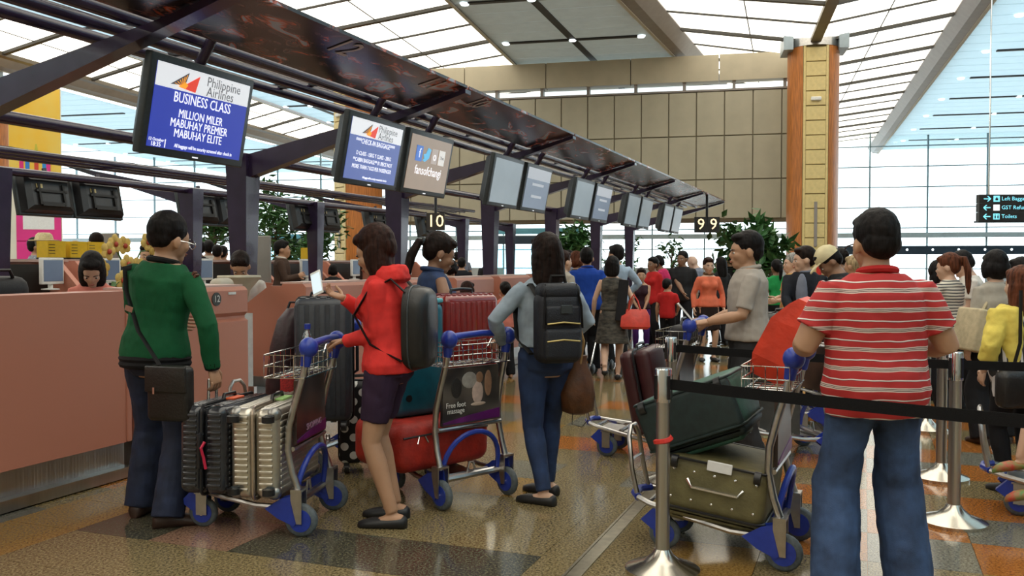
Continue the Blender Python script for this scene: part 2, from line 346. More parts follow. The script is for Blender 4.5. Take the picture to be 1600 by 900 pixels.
# entrance portals in the facade
portb = mat('portal_blue', (.10, .30, .38), .4, .2, .05, 3)
def portal(w, v, wd, label, txt=None):
    p = thing('entrance_portal', label, 'entrance', hall(w, v, 0), 'glass entrance portals')
    MB().box((-wd/2, 0, 1.5), (.16, .3, 3)).build('post', portb, p); MB().box((wd/2, 0, 1.5), (.16, .3, 3)).build('post', portb, p)
    MB().box((0, 0, 3.1), (wd + .2, .4, .3)).build('lintel', portb, p)
    MB().box((-.2, -.3, 2.62), (wd*.8, .12, .42)).build('sign_band', mat('sign_navy', (.01, .025, .045), .4, 0, 0), p)
    for k in (-1, 1): MB().box((k*wd*.25, 0, 1.2), (wd*.46, .04, 2.3)).build('door_leaf', glass('door_glass', (.75, .95, 1), .1), p)
portal(-27.5, 53.6, 4.0, 'blue framed glass entrance far behind the pink poster column')
portal(-9.5, 47, 4.6, 'blue framed glass entrance behind the hanging number 10 sign')
pr = thing('entrance_fascia', 'long black fascia with small lamps above the doors at far right', 'fascia', hall(9.2, 44, 0))
MB().box((0, 0, 2.0), (9.6, .3, .38)).build('fascia_board', mat('sign_navy'), pr)
for k in range(9): MB().cyl((-4.3 + k*1.07, -.17, 2.02), (-4.3 + k*1.07, -.13, 2.02), .05, n=10).build('lamp', spotm, pr)
for k in (-1, 1): MB().box((k*4.6, 0, .95), (.12, .2, 1.9)).build('post', portb, pr)
# big columns: wood sides, tiled strip
def column(wv, rot, r, label, short):
    c = thing('hall_column', label, 'column', hall(wv[0], wv[1], 0, rot), 'round wood-clad hall columns')
    zt = 7.95
    for sd in (0, 1):
        ring = []
        a0 = -pi/2 + .52 if sd == 0 else pi/2 + .52
        pts = [(r*cos(a0 + (pi - 1.04)*k/14), r*sin(a0 + (pi - 1.04)*k/14)) for k in range(15)]
        MB().prism(pts, 0, zt, 2).build('wood_shell', wood, c, True)
    hw = r*sin(.52); yd = r*cos(.52)
    MB().box((0, 0, zt/2), (hw*2 - .01, yd*2 - .04, zt)).build('core', mat('cream_joint', (.28, .22, .09), .6, 0, 0), c)
    for q in (-1, 1):
        MB().box((q*hw*.86, -yd + .02, zt/2), (.07, .08, zt)).build('edge_trim', cream, c)
    tp = None
    for k in range(18):
        if tp is None: tp = MB().rbox((0, -yd + .0, .21), (hw*1.5, .05, .41), .006, n=1).build('tile', cream, c); o = tp
        else: o = inst(tp, 'tile', c)
        o.location = (0, 0, k*.44)
    MB().lathe([(r*1.02, zt), (r*1.02, zt + .28), (r*.8, zt + .3)]).build('capital', alu, c, True)
    for q in (-1, 1): MB().box((q*r*1.05, -.1, zt + .25), (.28, r*1.5, .7)).build('capital_wing', mat('bracket_blue', (.30, .36, .40), .4, .2, .05, 5), c)
    MB().box((.02, -yd - .04, 2.6), (.09, .03, 1.35)).build('vertical_plate', gut, c)
    MB().rbox((0, -yd - .06, 6.35), (.3, .1, .12), .03).build('camera_dome', white, c)
    ex = MB().cyl((.12, -yd - .12, .9), (.12, -yd - .12, 1.35), .08, n=12).cyl((.12, -yd - .12, 1.35), (.12, -yd - .12, 1.47), .03, n=8).tube([(.12, -yd - .12, 1.45), (.22, -yd - .16, 1.4), (.24, -yd - .16, 1.1)], .015, 6)
    e = thing('fire_extinguisher', 'red fire extinguisher on ' + short, 'extinguisher', c.matrix_world.copy(), 'fire extinguishers')
    ex.build('cylinder', mat('extinguisher_red', (.6, .03, .02), .35, 0, 0), e, True)
    return c
column((WC, 29.4), R(2), .76, 'tall orange wood column with cream tiled strip, standing right of the beige wall', 'the column right of the beige wall')
column((WC - PW, 28.9), R(-38), .80, 'orange wood column half hidden behind the purple counters at centre left', 'the column at centre left')
c = column((WC - 2*PW, 28.6), R(-46), .95, 'wood column at far left, wrapped by a yellow and pink poster', 'the poster column at far left')
# ================================================================ poster on the far left column
po = thing('advertising_poster', 'tall yellow and hot pink advertising poster on the far left column', 'poster', wld(px(58, 33.2), 33.2, 0, R(12)))
MB().box((0, 0, 3.9), (1.75, .08, 7.8)).build('board', mat('poster_white', (.75, .72, .6), .5, 0, .02, 2), po)
MB().box((0, -.05, 6.05), (1.72, .02, 3.4)).build('yellow_print', mat('poster_yellow', (.85, .48, .01), .45, 0, .12, .8, col2=(.8, .6, .12)), po)
MB().box((.1, -.06, 3.2), (1.5, .02, 2.0)).build('pink_print', mat('poster_pink', (.75, .03, .25), .45, 0, .05, 1), po)
MB().box((.1, -.06, 1.7), (1.5, .02, 1.1)).build('pink_print', MATS['poster_pink'], po)
MB().box((.1, -.075, 3.15), (1.05, .01, 1.0)).build('white_notice', paper, po)
for k, (c, x, h) in enumerate((((.7, .02, .2), -.45, .5), ((.02, .2, .6), -.25, .8), ((.55, .5, .05), .05, 1.0), ((.6, .05, .02), .05, .45), ((.02, .25, .6), .32, .7), ((.7, .02, .25), .45, .5))):
    MB().prism([(x - .07, 4.75), (x + .07, 4.75), (x + .07, 4.75 + h*.7), (x + .02, 4.75 + h), (x - .02, 4.75 + h), (x - .07, 4.75 + h*.7)], -.075 - .002*k, -.065 - .002*k, 1).build('printed_bottle', mat('print%d' % k, c, .5, 0, 0), po)
# ================================================================ check-in canopies
SK = [7.529 + 3.22*k for k in range(-1, 6)]
def canopy_mat():
    m = bpy.data.materials.new('canopy_print'); m.use_nodes = True; nt = m.node_tree; N = nt.nodes; Lk = nt.links
    b = N['Principled BSDF']; b.inputs['Roughness'].default_value = .22
    tc = N.new('ShaderNodeTexCoord'); mp = N.new('ShaderNodeMapping'); mp.inputs['Scale'].default_value = (1.1, 3.2, 1); Lk.new(tc.outputs['Object'], mp.inputs[0])
    nz = N.new('ShaderNodeTexNoise'); nz.inputs['Scale'].default_value = 2.2; nz.inputs['Detail'].default_value = 3; nz.inputs['Distortion'].default_value = 1.2; Lk.new(mp.outputs[0], nz.inputs['Vector'])
    rp = N.new('ShaderNodeValToRGB'); e = rp.color_ramp.elements
    for k, (p, c) in enumerate([(.36, (.006, .004, .005)), (.48, (.018, .009, .011)), (.53, (.13, .06, .05)), (.565, (.02, .017, .025)), (.60, (.5, .09, .03)), (.65, (.32, .38, .45))]):
        if k > 1: e.new(.5)
    for k, (p, c) in enumerate([(.36, (.006, .004, .005)), (.48, (.018, .009, .011)), (.53, (.13, .06, .05)), (.565, (.02, .017, .025)), (.60, (.5, .09, .03)), (.65, (.32, .38, .45))]): e[k].position = p; e[k].color = (*c, 1)
    Lk.new(nz.outputs[0], rp.inputs[0]); Lk.new(rp.outputs[0], b.inputs['Base Color']); return m
cprint = canopy_mat(); numm = mat('number_grey', (.5, .45, .43), .4, 0, 0)
tubelight = mat('tube_cover', (.55, .50, .42), .35, 0, .05, 4)
def canopy(mir, label):
    c = thing('check_in_canopy', label, 'canopy', isl(0, -7.5, 0))
    S = lambda t: (-1 if not mir else 1)*(t + 7.5)      # local y of a given t on the front half
    for k, s in enumerate(SK):
        y = S(-5.8)
        hw = .12
        MB().loft([[V((s + a*w2, y + b*w2*1.1, z)) for a, b in ((-1, -1), (1, -1), (1, 1), (-1, 1))] for z, w2 in ((0, .075), (1.3, .085), (2.52, .115))]).build('column', purple, c)
        yo = S(-3.34); yi = S(-5.8)
        pr = [(yi, 2.26), (yi, 2.5), (S(-3.9), 2.865), (yo, 3.0), (yo, 2.965), (S(-3.9), 2.80)]
        MB().prism([(a, b) for a, b in pr], s - .06, s + .06, 0).build('beam', purple, c)
        if k < len(SK) - 1 or True:
            s0, s1 = s - 3.22 + .02 if k == 0 else s + .02, s + 3.2
            if k == 0: s0, s1 = s + .02, s + 3.2
            if k == len(SK) - 1: s1 = s0 + .05
            a, b = (S(-3.92), 2.875), (S(-3.336), 3.012)
            MB().prism([a, b, (b[0], b[1] + .025), (a[0], a[1] + .025)], s0, s1, 0).build('canopy_panel', cprint, c)
    s0, s1 = SK[0] - 3.0, SK[-1] + .1
    a, b = (S(-3.92), 2.875), (S(-3.336), 3.012)
    MB().prism([a, b, (b[0], b[1] + .025), (a[0], a[1] + .025)], s0, SK[0] - .02, 0).build('canopy_panel', cprint, c)
    for t, z, r in ((-4.08, 2.90, .042), (-4.35, 2.90, .042), (-4.65, 2.90, .042), (-5.8, 2.5, .05)):
        MB().cyl((s0, S(t), z), (s1, S(t), z), r, n=12).build('tube', purple, c, True)
    for k, s in enumerate(SK[:-1]):
        for q in range(2):
            for t in (-4.2, -4.5): MB().box((s + .9 + q*1.3, S(t), 2.93), (.05, .28, .02)).build('tube_clip', black, c)
    MB().tube([(s0 + .02*i, S(-4.3) + .03*sin(i*.8), 2.985 + .008*sin(i)) for i in range(0, int((s1 - s0)/.02), 12)], .012, 5).build('cable', black, c)
    return c
cf = canopy(False, 'long dark purple canopy with tubes and columns over the near check-in row')
cb = canopy(True, 'matching purple canopy over the far side of the check-in island')
nrm = V((0, -(3.012 - 2.875), .584)).normalized()
slope = math.atan2(3.012 - 2.875, .584)
def canopy_number(s, t, txt):
    k = (t + 3.92)/.584
    mt = M.Translation(V((s, -(t + 7.5), 2.875 + .137*k - .006))) @ M.Rotation(pi - slope, 4, 'X')
    text(txt, .3, numm, cf, mt, 'number')
canopy_number(5.65, -3.47, '12'); canopy_number(7.05, -3.47, '11'); canopy_number(8.05, -3.47, '10')
# ================================================================ hanging monitors
scr_off = mat('screen_idle', (.30, .34, .38), .25, 0, .1, 1.5, emit=(.28, .34, .38), es=.45)
scr_blue = mat('screen_blue', (.02, .03, .2), .3, 0, 0, emit=(.035, .06, .42), es=.8)
scr_white = mat('screen_white', (.6, .6, .6), .3, 0, 0, emit=(.8, .82, .86), es=.8)
scr_dim = mat('screen_dim_blue', (.05, .07, .2), .3, 0, 0, emit=(.10, .15, .42), es=.75)
scr_brown = mat('screen_brown', (.2, .14, .1), .3, 0, .1, 3, emit=(.30, .22, .16), es=.8)
txt_w = mat('screen_text', (.8, .8, .8), .4, 0, 0, emit=(.95, .95, 1), es=.95)
txt_g = mat('screen_text_grey', (.1, .1, .1), .4, 0, 0, emit=(.09, .09, .1), es=1)
lg_red = mat('logo_red', (.6, .03, .02), .4, 0, 0, emit=(.8, .07, .04), es=.8)
lg_dk = mat('logo_dark', (.04, .04, .05), .4, 0, 0, emit=(.05, .05, .06), es=1)
lg_or = mat('logo_orange', (.8, .3, .02), .4, 0, 0, emit=(.9, .35, .03), es=.9)
WM, HM = .98, .62
def monitor(s, t, label, content=None, back=False, zc=2.42, group='hanging monitors over the check-in desks', w=WM, h=HM, shade=0):
    rz = pi if back else 0
    m = thing('hanging_monitor', label, 'monitor', isl(s, t, zc, rz) @ M.Rotation(R(11), 4, 'X'), group)
    MB().rbox((0, .03, 0), (w, .06, h), .012).build('bezel', dgrey, m, True)
    MB().loft([[V((x*a, y, z*b)) for x, z in ((-1, -1), (1, -1), (1, 1), (-1, 1))] for y, a, b in ((.05, w*.47, h*.46), (.14, w*.42, h*.40), (.17, w*.33, h*.3))]).build('back_shell', black, m)
    if back:
        MB().box((0, .18, .02), (w*.55, .03, .03)).box((-w*.22, .18, -.02), (.03, .03, h*.5)).box((w*.22, .18, -.02), (.03, .03, h*.5)).box((0, .18, -.14), (w*.4, .03, .05)).build('bracket', mat('bracket_black', (.004, .004, .004), .6, 0, 0), m)
        MB().box((w*.2, .176, .08), (.09, .004, .05)).build('sticker', mat('sticker', (.55, .45, .2), .5, 0, 0), m)
        MB().cyl((0, .12, .2), (0, .12, h/2 + .06), .03).build('drop_rod', purple, m)
    sw, sh = w - .1, h - .1
    base = {'biz': scr_blue, 'chk': scr_dim, 'soc': scr_brown, 'pal': mat('screen_slate', (.1, .12, .16), .25, 0, .1, 1.5, emit=(.16, .20, .27), es=.7)}.get(content, scr_off)
    sc_ = MB().box((0, -.002, 0), (sw, .006, sh)).build('screen', base, m)
    T = lambda x, z: M.Translation(V((x, -.008, z))) @ FRONT
    if content in ('biz', 'chk'):
        MB().box((0, -.006, sh*.36), (sw, .004, sh*.28)).build('header', scr_white, m)
        kx = -.36 if content == 'biz' else -.3
        lx = sw*kx
        MB().prism([(lx, sh*.27), (lx + .15, sh*.45), (lx + .125, sh*.29)], -.012, -.008, 1).build('logo', lg_dk, m)
        MB().prism([(lx + .09, sh*.255), (lx + .25, sh*.44), (lx + .225, sh*.235)], -.012, -.008, 1).build('logo', lg_red, m)
        MB().prism([(lx + .07, sh*.262), (lx + .125, sh*.33), (lx + .15, sh*.30), (lx + .13, sh*.25)], -.014, -.0085, 1).build('logo', lg_or, m)
        for q in range(6): MB().prism([(lx + .105, sh*.27), (lx + .03 + .02*q, sh*(.29 + .025*q)), (lx + .036 + .02*q, sh*(.295 + .025*q))], -.0145, -.012, 1).build('logo_ray', lg_or, m)
        text('Philippine', .088, txt_g, m, T(sw*.2, sh*.405)); text('Airlines', .088, txt_g, m, T(sw*.17, sh*.285))
    if content == 'biz':
        text('BUSINESS CLASS', .092, txt_w, m, T(0, sh*.13), sx=.82)
        for z, tx in ((-.055, 'MILLION MILER'), (-.175, 'MABUHAY PREMIER'), (-.295, 'MABUHAY ELITE')): text(tx, .076, txt_w, m, T(0, sh*z), sx=.82)
        text('13 October', .028, txt_w, m, T(-sw*.42, -sh*.41)); text('18:35', .04, txt_w, m, T(-sw*.42, -sh*.465))
        MB().box((-sw*.33, -.007, -sh*.44), (.004, .004, sh*.1)).build('divider', txt_w, m)
        text('All baggage will be security screened after check in', .034, txt_w, m, T(sw*.08, -sh*.445), sx=.8)
    if content == 'chk':
        text('****CHECK-IN BAGGAGE****', .062, txt_w, m, T(0, sh*.14), sx=.85)
        for z, tx in ((-.06, 'D CLASS - 15KG Y CLASS - 20KG'), (-.17, '**CABIN BAGGAGE** 01 PIECE NOT'), (-.28, 'MORE THAN 7 KGS PER PASSENGER')): text(tx, .05, txt_w, m, T(0, sh*z), sx=.85)
        text('All baggage will be security screened after check in', .026, txt_w, m, T(sw*.08, -sh*.445), sx=.8)
    if content == 'soc':
        ic = [((.06, .15, .45), 'f'), ((.1, .4, .65), 't'), ((.35, .3, .27), 'o'), ((.6, .58, .55), 'y')]
        for q, (c, ch) in enumerate(ic):
            x = -.25 + q*.165
            if ch == 't':
                MB().prism([(x - .07, .09), (x - .02, .10), (x + .01, .16), (x + .07, .15), (x + .045, .06), (x - .03, .02), (x - .075, .03), (x - .045, .05)], -.012, -.006, 1).build('icon', mat('icon%d' % q, c, .4, 0, 0, emit=c, es=1), m)
            else:
                MB().rbox((x, -.008, .09), (.13, .006, .15), .002).build('icon', mat('icon%d' % q, c, .4, 0, 0, emit=c, es=1), m)
                text({'f': 'f', 'o': 'o', 'y': 'You'}[ch], .13 if ch != 'y' else .05, txt_w if ch != 'y' else lg_dk, m, M.Translation(V((x, -.014, .09))) @ FRONT)
        text('fansofchangi', .125, txt_w, m, T(0, -.07), sx=.95)
    if content == 'pal':
        MB().box((0, -.006, sh*.36), (sw, .004, sh*.28)).build('header', mat('screen_pale', (.4, .4, .4), .4, 0, 0, emit=(.42, .45, .5), es=.7), m)
        for z, l in ((.1, .5), (-.2, .45)): MB().box((0, -.007, z*sh), (sw*l, .003, .035)).build('text_line', mat('screen_pale'), m)
    MB().box((0, -.003, -h/2 + .022), (.05, .004, .008)).build('badge', txt_w, m)
    if not back: MB().cyl((0, .08, h/2 - .03), (0, -.01, h/2 + .2), .035, n=10).build('drop_rod', purple, m, True)
    return m
LB = ['first hanging monitor, blue Philippine Airlines business class notice', 'second hanging monitor, blue check-in baggage notice', 'third hanging monitor, brown fansofchangi social media screen']
monitor(4.83, -4.05, LB[0], 'biz')
ords = ['fourth', 'fifth', 'sixth', 'seventh', 'eighth', 'ninth', 'tenth', 'eleventh', 'twelfth']
ct = ['', 'pal', '', 'pal', '', '', '', '', '']
monitor(7.08, -4.05, LB[1], 'chk'); monitor(8.16, -4.05, LB[2], 'soc')
k = 0
for b in range(1, 5):
    for q in range(2):
        monitor(7.05 + 3.22*b + 1.1*q, -4.05, '%s hanging monitor from the left along the canopy, pale washed out screen' % ords[k], ct[k]); k += 1
bl = ['leftmost black monitor seen from behind, hung from the far tube', 'second black monitor from behind, right of the leftmost one', 'black monitor from behind, left of the big purple column', 'black monitor from behind, partly hidden by the big purple column', 'black monitor from behind, just right of the slim purple post', 'black monitor from behind, left of the orange wood column', 'black monitor from behind, above the ponytail woman near number 10', 'far black monitor from behind, beside the number 10 sign']
for k, s in enumerate((8.33, 9.15, 11.08, 11.85, 13.84, 14.56, 16.4, 18.7)):
    monitor(s, -9.42, bl[k], None, True, 2.26, 'monitors seen from behind', .8, .52)
# ================================================================ counters
deskm = mat('desk_dark', (.02, .018, .016), .5, 0, .1, 10)
ledge = mat('ledge_pale', (.62, .42, .36), .35, 0, .05, 10)
def pc(s, t, z, rz, label):
    o = thing('computer_monitor', label, 'monitor', isl(s, t, z, rz), 'desk computer monitors')
    MB().rbox((0, 0, .24), (.40, .05, .34), .01).build('frame', white, o, True)
    MB().box((0, -.028, .245), (.34, .006, .27)).build('screen', mat('pc_screen', (.06, .08, .11), .2, 0, .1, 3, emit=(.08, .11, .16), es=.6), o)
    MB().cyl((0, .02, .01), (0, .02, .1), .03).build('neck', white, o); MB().lathe([(.11, 0), (.11, .012), (.03, .02)], (0, .02, 0)).build('foot', white, o, True)
    return o
def counter(s0, s1, label, num=None, mir=False, zt=1.256, tf=-4.68):
    c = thing('check_in_counter', label, 'counter', isl((s0 + s1)/2, tf, 0) if not mir else isl((s0 + s1)/2, tf, 0, pi), 'pink check-in counters')
    w = s1 - s0
    # front body, with rolled upper console
    MB().prism([(0, .225), (0, .98), (.03, 1.0), (.03, 1.02), (.0, 1.05), (0, zt - .03), (.03, zt), (.25, zt), (.27, zt - .04), (.27, .225)], -w/2, w/2, 0).build('front_panel', pink, c)
    MB().box((0, .16, zt + .008), (w - .02, .24, .016)).build('top_ledge', ledge, c)
    MB().box((0, .17, .148), (w, .3, .155)).build('skirting', steel, c); MB().box((0, .09, .035), (w, .3, .07)).build('kick_bumper', steel, c)
    for x in (-w/2 + .02, w/2 - .02):
        MB().prism([(.27, .1), (.27, zt - .02), (.4, zt - .02), (.75, 1.0), (1.05, .98), (1.05, .1)], x - .02, x + .02, 0).build('side_panel', pink, c)
    MB().box((0, .62, .78), (w - .08, .72, .04)).build('desk_top', deskm, c)
    MB().box((0, .3, .45), (w - .08, .04, .6)).build('modesty_panel', deskm, c)
    if num:
        MB().cyl((w*.19, -.006, 1.165), (w*.19, .01, 1.165), .052, n=24).build('number_badge', mat('badge_grey', (.03, .035, .03), .4, 0, 0), c)
        text(num, .075, txt_plain, c, M.Translation(V((w*.19, -.008, 1.165))) @ FRONT)
        MB().box((w*.34, -.003, 1.205), (.09, .006, .02)).build('name_plate', white, c)
    return c
txt_plain = mat('print_white', (.75, .75, .72), .5, 0, 0)
# privacy panel at the left edge of the picture
c = thing('counter_screen', 'big plain pink counter front with steel skirting at left edge', 'counter', isl(3.4, -4.68, 0), 'pink check-in counters')
MB().box((-.55, .13, .74), (3.9, .26, 1.03)).build('front_panel', pink, c); MB().rbox((1.425, .13, .74), (.045, .28, 1.03), .01).build('end_post', pink, c)
MB().box((-.55, .17, .148), (3.9, .3, .155)).build('skirting', steel, c); MB().box((-.55, .1, .035), (3.9, .32, .07)).build('kick_bumper', steel, c)
MB().box((-.55, .62, .8), (3.9, .7, .04)).build('desk_top', deskm, c)
counter(4.88, 6.12, 'pink check-in counter with round number 12 badge behind the green jacket', '12')
fl_ = ['eleven', 'ten', 'nine', 'eight', 'seven', 'six', 'five']
pos = [(6.95, 8.15), (8.4, 9.6), (10.2, 11.4), (11.65, 12.85), (13.4, 14.6), (14.9, 16.1), (16.6, 17.8)]
lb = ['pink check-in counter just beyond the dark red standing bag', 'pink check-in counter behind the sleeveless denim woman', 'pink check-in counter behind the red hard suitcase', 'pink check-in counter left of the blue shirted man', 'pink check-in counter behind the blue shirted man', 'pink check-in counter beside the red draped woman', 'farthest pink check-in counter behind the boy in red']
for (a, b), l in zip(pos, lb): counter(a, b, l)
# baggage scale conveyors between the desks
for k, (s, l) in enumerate(((6.53, 'baggage conveyor right of the number 12 counter'), (9.9, 'baggage conveyor behind the red suitcase'), (13.12, 'baggage conveyor behind the blue shirted man'))):
    c = thing('baggage_conveyor', l, 'conveyor', isl(s, -4.75, 0), 'baggage conveyors')
    MB().box((0, .8, .15), (.62, 1.7, .3)).build('base', steel, c); MB().box((0, .8, .32), (.5, 1.68, .03)).build('belt', rubber, c)
    for q in (-1, 1): MB().box((q*.29, .8, .36), (.04, 1.7, .12)).build('side_rail', steel, c)
# far side of the island, seen from behind
for k, (a, b) in enumerate(((7.2, 9.0), (9.3, 10.9), (11.2, 12.8), (13.2, 14.9), (15.4, 17.0), (17.6, 19.2))):
    l = ['far side counter with wedge shaped end panel at left', 'far side counter behind the orchid', 'far side counter seen right of the green jacket', 'far side counter behind the slim purple post', 'far side counter near the black headscarf', 'far side counter below the number 10 sign'][k]
    c = thing('check_in_counter', l, 'counter', isl((a + b)/2, -10.3, 0, pi), 'far side check-in counters'); w = b - a
    MB().box((0, .12, .82), (w, .24, 1.28)).build('front_panel', pink, c); MB().box((0, .14, 1.475), (w + .1, .34, .035)).build('top_ledge', ledge, c)
    MB().box((0, .6, .8), (w - .1, .7, .04)).build('desk_top', deskm, c); MB().box((0, .28, 1.2), (w - .1, .06, .45)).build('shelf_back', deskm, c)
    for q in (-1, 1): MB().prism([(.24, .1), (.24, 1.47), (.42, 1.47), (.8, 1.12), (1.3, 1.08), (1.3, .1)], q*w/2 - .04, q*w/2 + .04, 0).build('side_panel', pink, c)
    MB().box((.1, .17, .1), (w, .3, .2)).build('skirting', steel, c)
    pc((8.74, 9.66, 11.65, 14.5, 16.2, 18.4)[k], -9.72, .82 + .28, pi*0 + .15*(-1)**k, 'small white framed screen on the ' + l.replace('far side counter', 'desk'))
for k, (s, l) in enumerate(((9.37, 'yellow notice box left on the far ledge beside the hat man'), (9.75, 'yellow notice box on the far ledge left of the orange shirt'), (10.06, 'yellow notice box touching the orange shirted man'), (12.13, 'yellow notice box right of the green jacket man'), (15.6, 'small yellow notice stand near the headscarf woman'))):
    o = thing('notice_box', l, 'notice', isl(s, -10.42, 1.493), 'yellow notice boxes')
    MB().box((0, 0, .13), (.30, .2, .24)).build('box', yellow, o); MB().box((0, 0, .012), (.31, .21, .024)).build('base', black, o)
    for q in range(4): MB().box((-.08, -.102, .2 - q*.04), (.1, .003, .008)).build('printed_line', black, o)
for k, (x, Y, h, w, l) in enumerate(((168, 15.5, 1.95, .42, 'grey partition board right of the orange shirt'), (403, 15.4, 1.9, .46, 'grey partition board left of the slim purple post'))):
    o = MB().rbox((0, 0, h/2), (w, .08, h), .02).build('partition_board', mat('grey_board', (.26, .25, .23), .6, 0, .04, 5)); o.matrix_world = wld(px(x, Y), Y, 0, R(-10)); tag(o, l, 'partition')
pc(5.35, -5.35, .8, pi + .2, 'staff screen behind the number 12 counter')
# clutter behind the near counters
o = thing('desk_lamp_scale', 'cream cup shaped baggage scale display beside the dark suitcase', 'scale display', isl(6.62, -5.15, .0))
MB().box((0, 0, .5), (.16, .16, 1.0)).build('post', white, o); MB().lathe([(.05, 1.0), (.09, 1.2), (.19, 1.32), (.185, 1.335), (.05, 1.22)], (0, 0, 0)).build('cup', mat('cream_plastic', (.6, .55, .42), .4, 0, .05, 10), o, True)
o = MB().rbox((0, 0, .3), (.32, .12, .6), .055).build('chair_back', mat('beige_vinyl', (.55, .50, .40), .5, 0, .05, 10), None, True); o.matrix_world = isl(6.2, -5.0, .72, .3); tag(o, 'beige chair back beside the number 12 counter', 'chair')
o = thing('soft_bag', 'black soft bag lying behind the plain pink counter', 'bag', isl(4.25, -5.3, .82+.38)); MB().rbox((0, 0, .06), (.5, .28, .2), .08).build('bag_body', mat('black_nylon', (.012, .011, .013), .6, 0, .15, 60, .2, 200), o, True); MB().tube([(-.12, -.1, .15), (-.08, -.12, .2), (.08, -.12, .2), (.12, -.1, .15)], .012, 6).build('handle', black, o)
tbl = MB().box((0, 0, -.03), (.9, .5, .05)).box((-.4, 0, -.19), (.04, .4, .28)).box((.4, 0, -.19), (.04, .4, .28)).build('side_shelf', deskm); tbl.matrix_world = isl(4.25, -5.3, 1.17); tag(tbl, 'dark shelf carrying the black soft bag behind the counter', 'shelf')
# orchid on the far desk
o = thing('potted_orchid', 'yellow and red orchid in a white pot left of the green jacket man', 'flowers', isl(6.44, -6.2, 1.0) @ M.Scale(1.1, 4))
MB().lathe([(.06, 0), (.09, .16), (.085, .165), (.05, .1)], n=16).build('pot', white, o, True)
MB().box((0, 0, -.5), (.5, .5, .99)).build('pedestal', pink, o)
for k in range(4):
    a = k*1.5 + .4; MB().loft([[V((cos(a)*d + sin(a)*w2*q, sin(a)*d - cos(a)*w2*q, .15 + h + .004*u)) for q, u in ((-1, 0), (1, 0), (1, 1), (-1, 1))] for d, h, w2 in ((.02, 0, .02), (.12, .1, .04), (.24, .1, .03), (.32, .02, .004))]).build('leaf', mat('orchid_leaf', (.05, .14, .04), .4, 0, .1, 10), o)
for k, (x, y) in enumerate(((-.05, 0), (.05, .04))): MB().tube([(0, 0, .12), (x, y, .35), (x*3, y, .5), (x*6, y, .52)], .007, 6).build('stem', mat('orchid_leaf'), o)
pet = mat('orchid_petal', (.72, .52, .14), .5, 0, .1, 30); lip = mat('orchid_lip', (.45, .06, .03), .5, 0, .1, 30)
for k, (x, z) in enumerate(((-.32, .50), (-.2, .56), (-.05, .55), (.1, .58), (.24, .53), (-.28, .36), (-.12, .40), (.05, .38), (.2, .36), (-.18, .27), (.0, .26), (.36, .46))):
    y = -.08 + .05*((k*7) % 3)
    mb = MB()
    for q in range(5):
        a = q*2*pi/5 + .3*k; mb.ell((x + .042*cos(a), y, z + .042*sin(a)), (.036, .008, .036), 8, 6)
    f = mb.build('flower', pet, o, True); MB().ell((x, y - .015, z - .006), (.02, .014, .022), 8, 6).build('lip', lip, f, True)
# hanging signs
sg = thing('direction_sign', 'black hanging sign reading Left Baggage, GST Refund and Toilets', 'sign', wld(px(1595, 17), 17, 0, R(-4)))
ZS = 1.45 + 86/F*17
cy = mat('sign_cyan', (.2, .7, .85), .4, 0, 0, emit=(.25, .8, .95), es=.9); sb = mat('sign_dark', (.022, .018, .016), .4, 0, 0)
for k in range(3):
    z = ZS + .155 - k*.165
    r_ = MB().box((0, 0, z), (1.6, .14, .16)).build('sign_row', sb, sg)
    tx = ('Left Baggage', 'GST Refund', 'Toilets')[k]
    text(tx, .10, cy, sg, M.Translation(V((-.40, -.074, z))) @ FRONT, ax='LEFT')
    d = 1 if k == 0 else -1; x = -.66
    MB().box((x, -.074, z), (.12, .008, .018)).build('arrow', cy, sg)
    MB().prism([(x + d*.07, z), (x + d*.02, z + .05), (x + d*.0, z + .05), (x + d*.045, z), (x + d*.0, z - .05), (x + d*.02, z - .05)], -.078, -.070, 1).build('arrow', cy, sg)
    MB().box((-.49, -.074, z), (.11, .008, .11)).build('pictogram', cy if k != 1 else txt_w, sg)
    if k == 0: MB().box((-.49, -.08, z - .01), (.05, .006, .04)).box((-.49, -.08, z + .02), (.02, .006, .02)).build('pictogram_mark', sb, sg)
    if k == 2:
        for q in (-1, 1): MB().box((-.49 + q*.025, -.08, z - .01), (.022, .006, .055)).ell((-.49 + q*.025, -.08, z + .032), (.009, .004, .009), 8, 6).build('pictogram_mark', sb, sg)
MB().box((0, 0, ZS - .27), (1.65, .2, .03)).build('under_tray', black, sg)
for q in (-.6, .6): MB().cyl((q, 0, ZS + .22), (q, 0, 8.3), .015, n=8).build('hanger', chrome, sg)
n9 = thing('number_sign', 'small black hanging sign with two yellow nines at the canopy end', 'sign', M.Translation(isl(21.25, -3.4).translation))
z9 = 2.32
for q in (-1, 1):
    MB().box((q*.145, 0, z9), (.28, .1, .36)).build('number_panel', sb, n9)
    text('9', .36, mat('number_glow', (.8, .6, .3), .4, 0, 0, emit=(1, .8, .5), es=1.2), n9, M.Translation(V((q*.145, -.055, z9))) @ FRONT)
MB().cyl((0, 0, z9 + .15), (0, 0, 3.0), .03, n=8).build('hanger', black, n9)
n10 = thing('number_sign', 'hanging sign with the number 10 seen behind the ponytail', 'sign', wld(px(681, 19), 19, 0))
MB().box((0, 0, 2.3), (.38, .1, .36)).build('number_panel', sb, n10); text('10', .36, MATS['number_glow'], n10, M.Translation(V((0, -.055, 2.3))) @ FRONT); MB().cyl((0, 0, 2.45), (0, 0, 2.9), .03, n=8).build('hanger', black, n10)
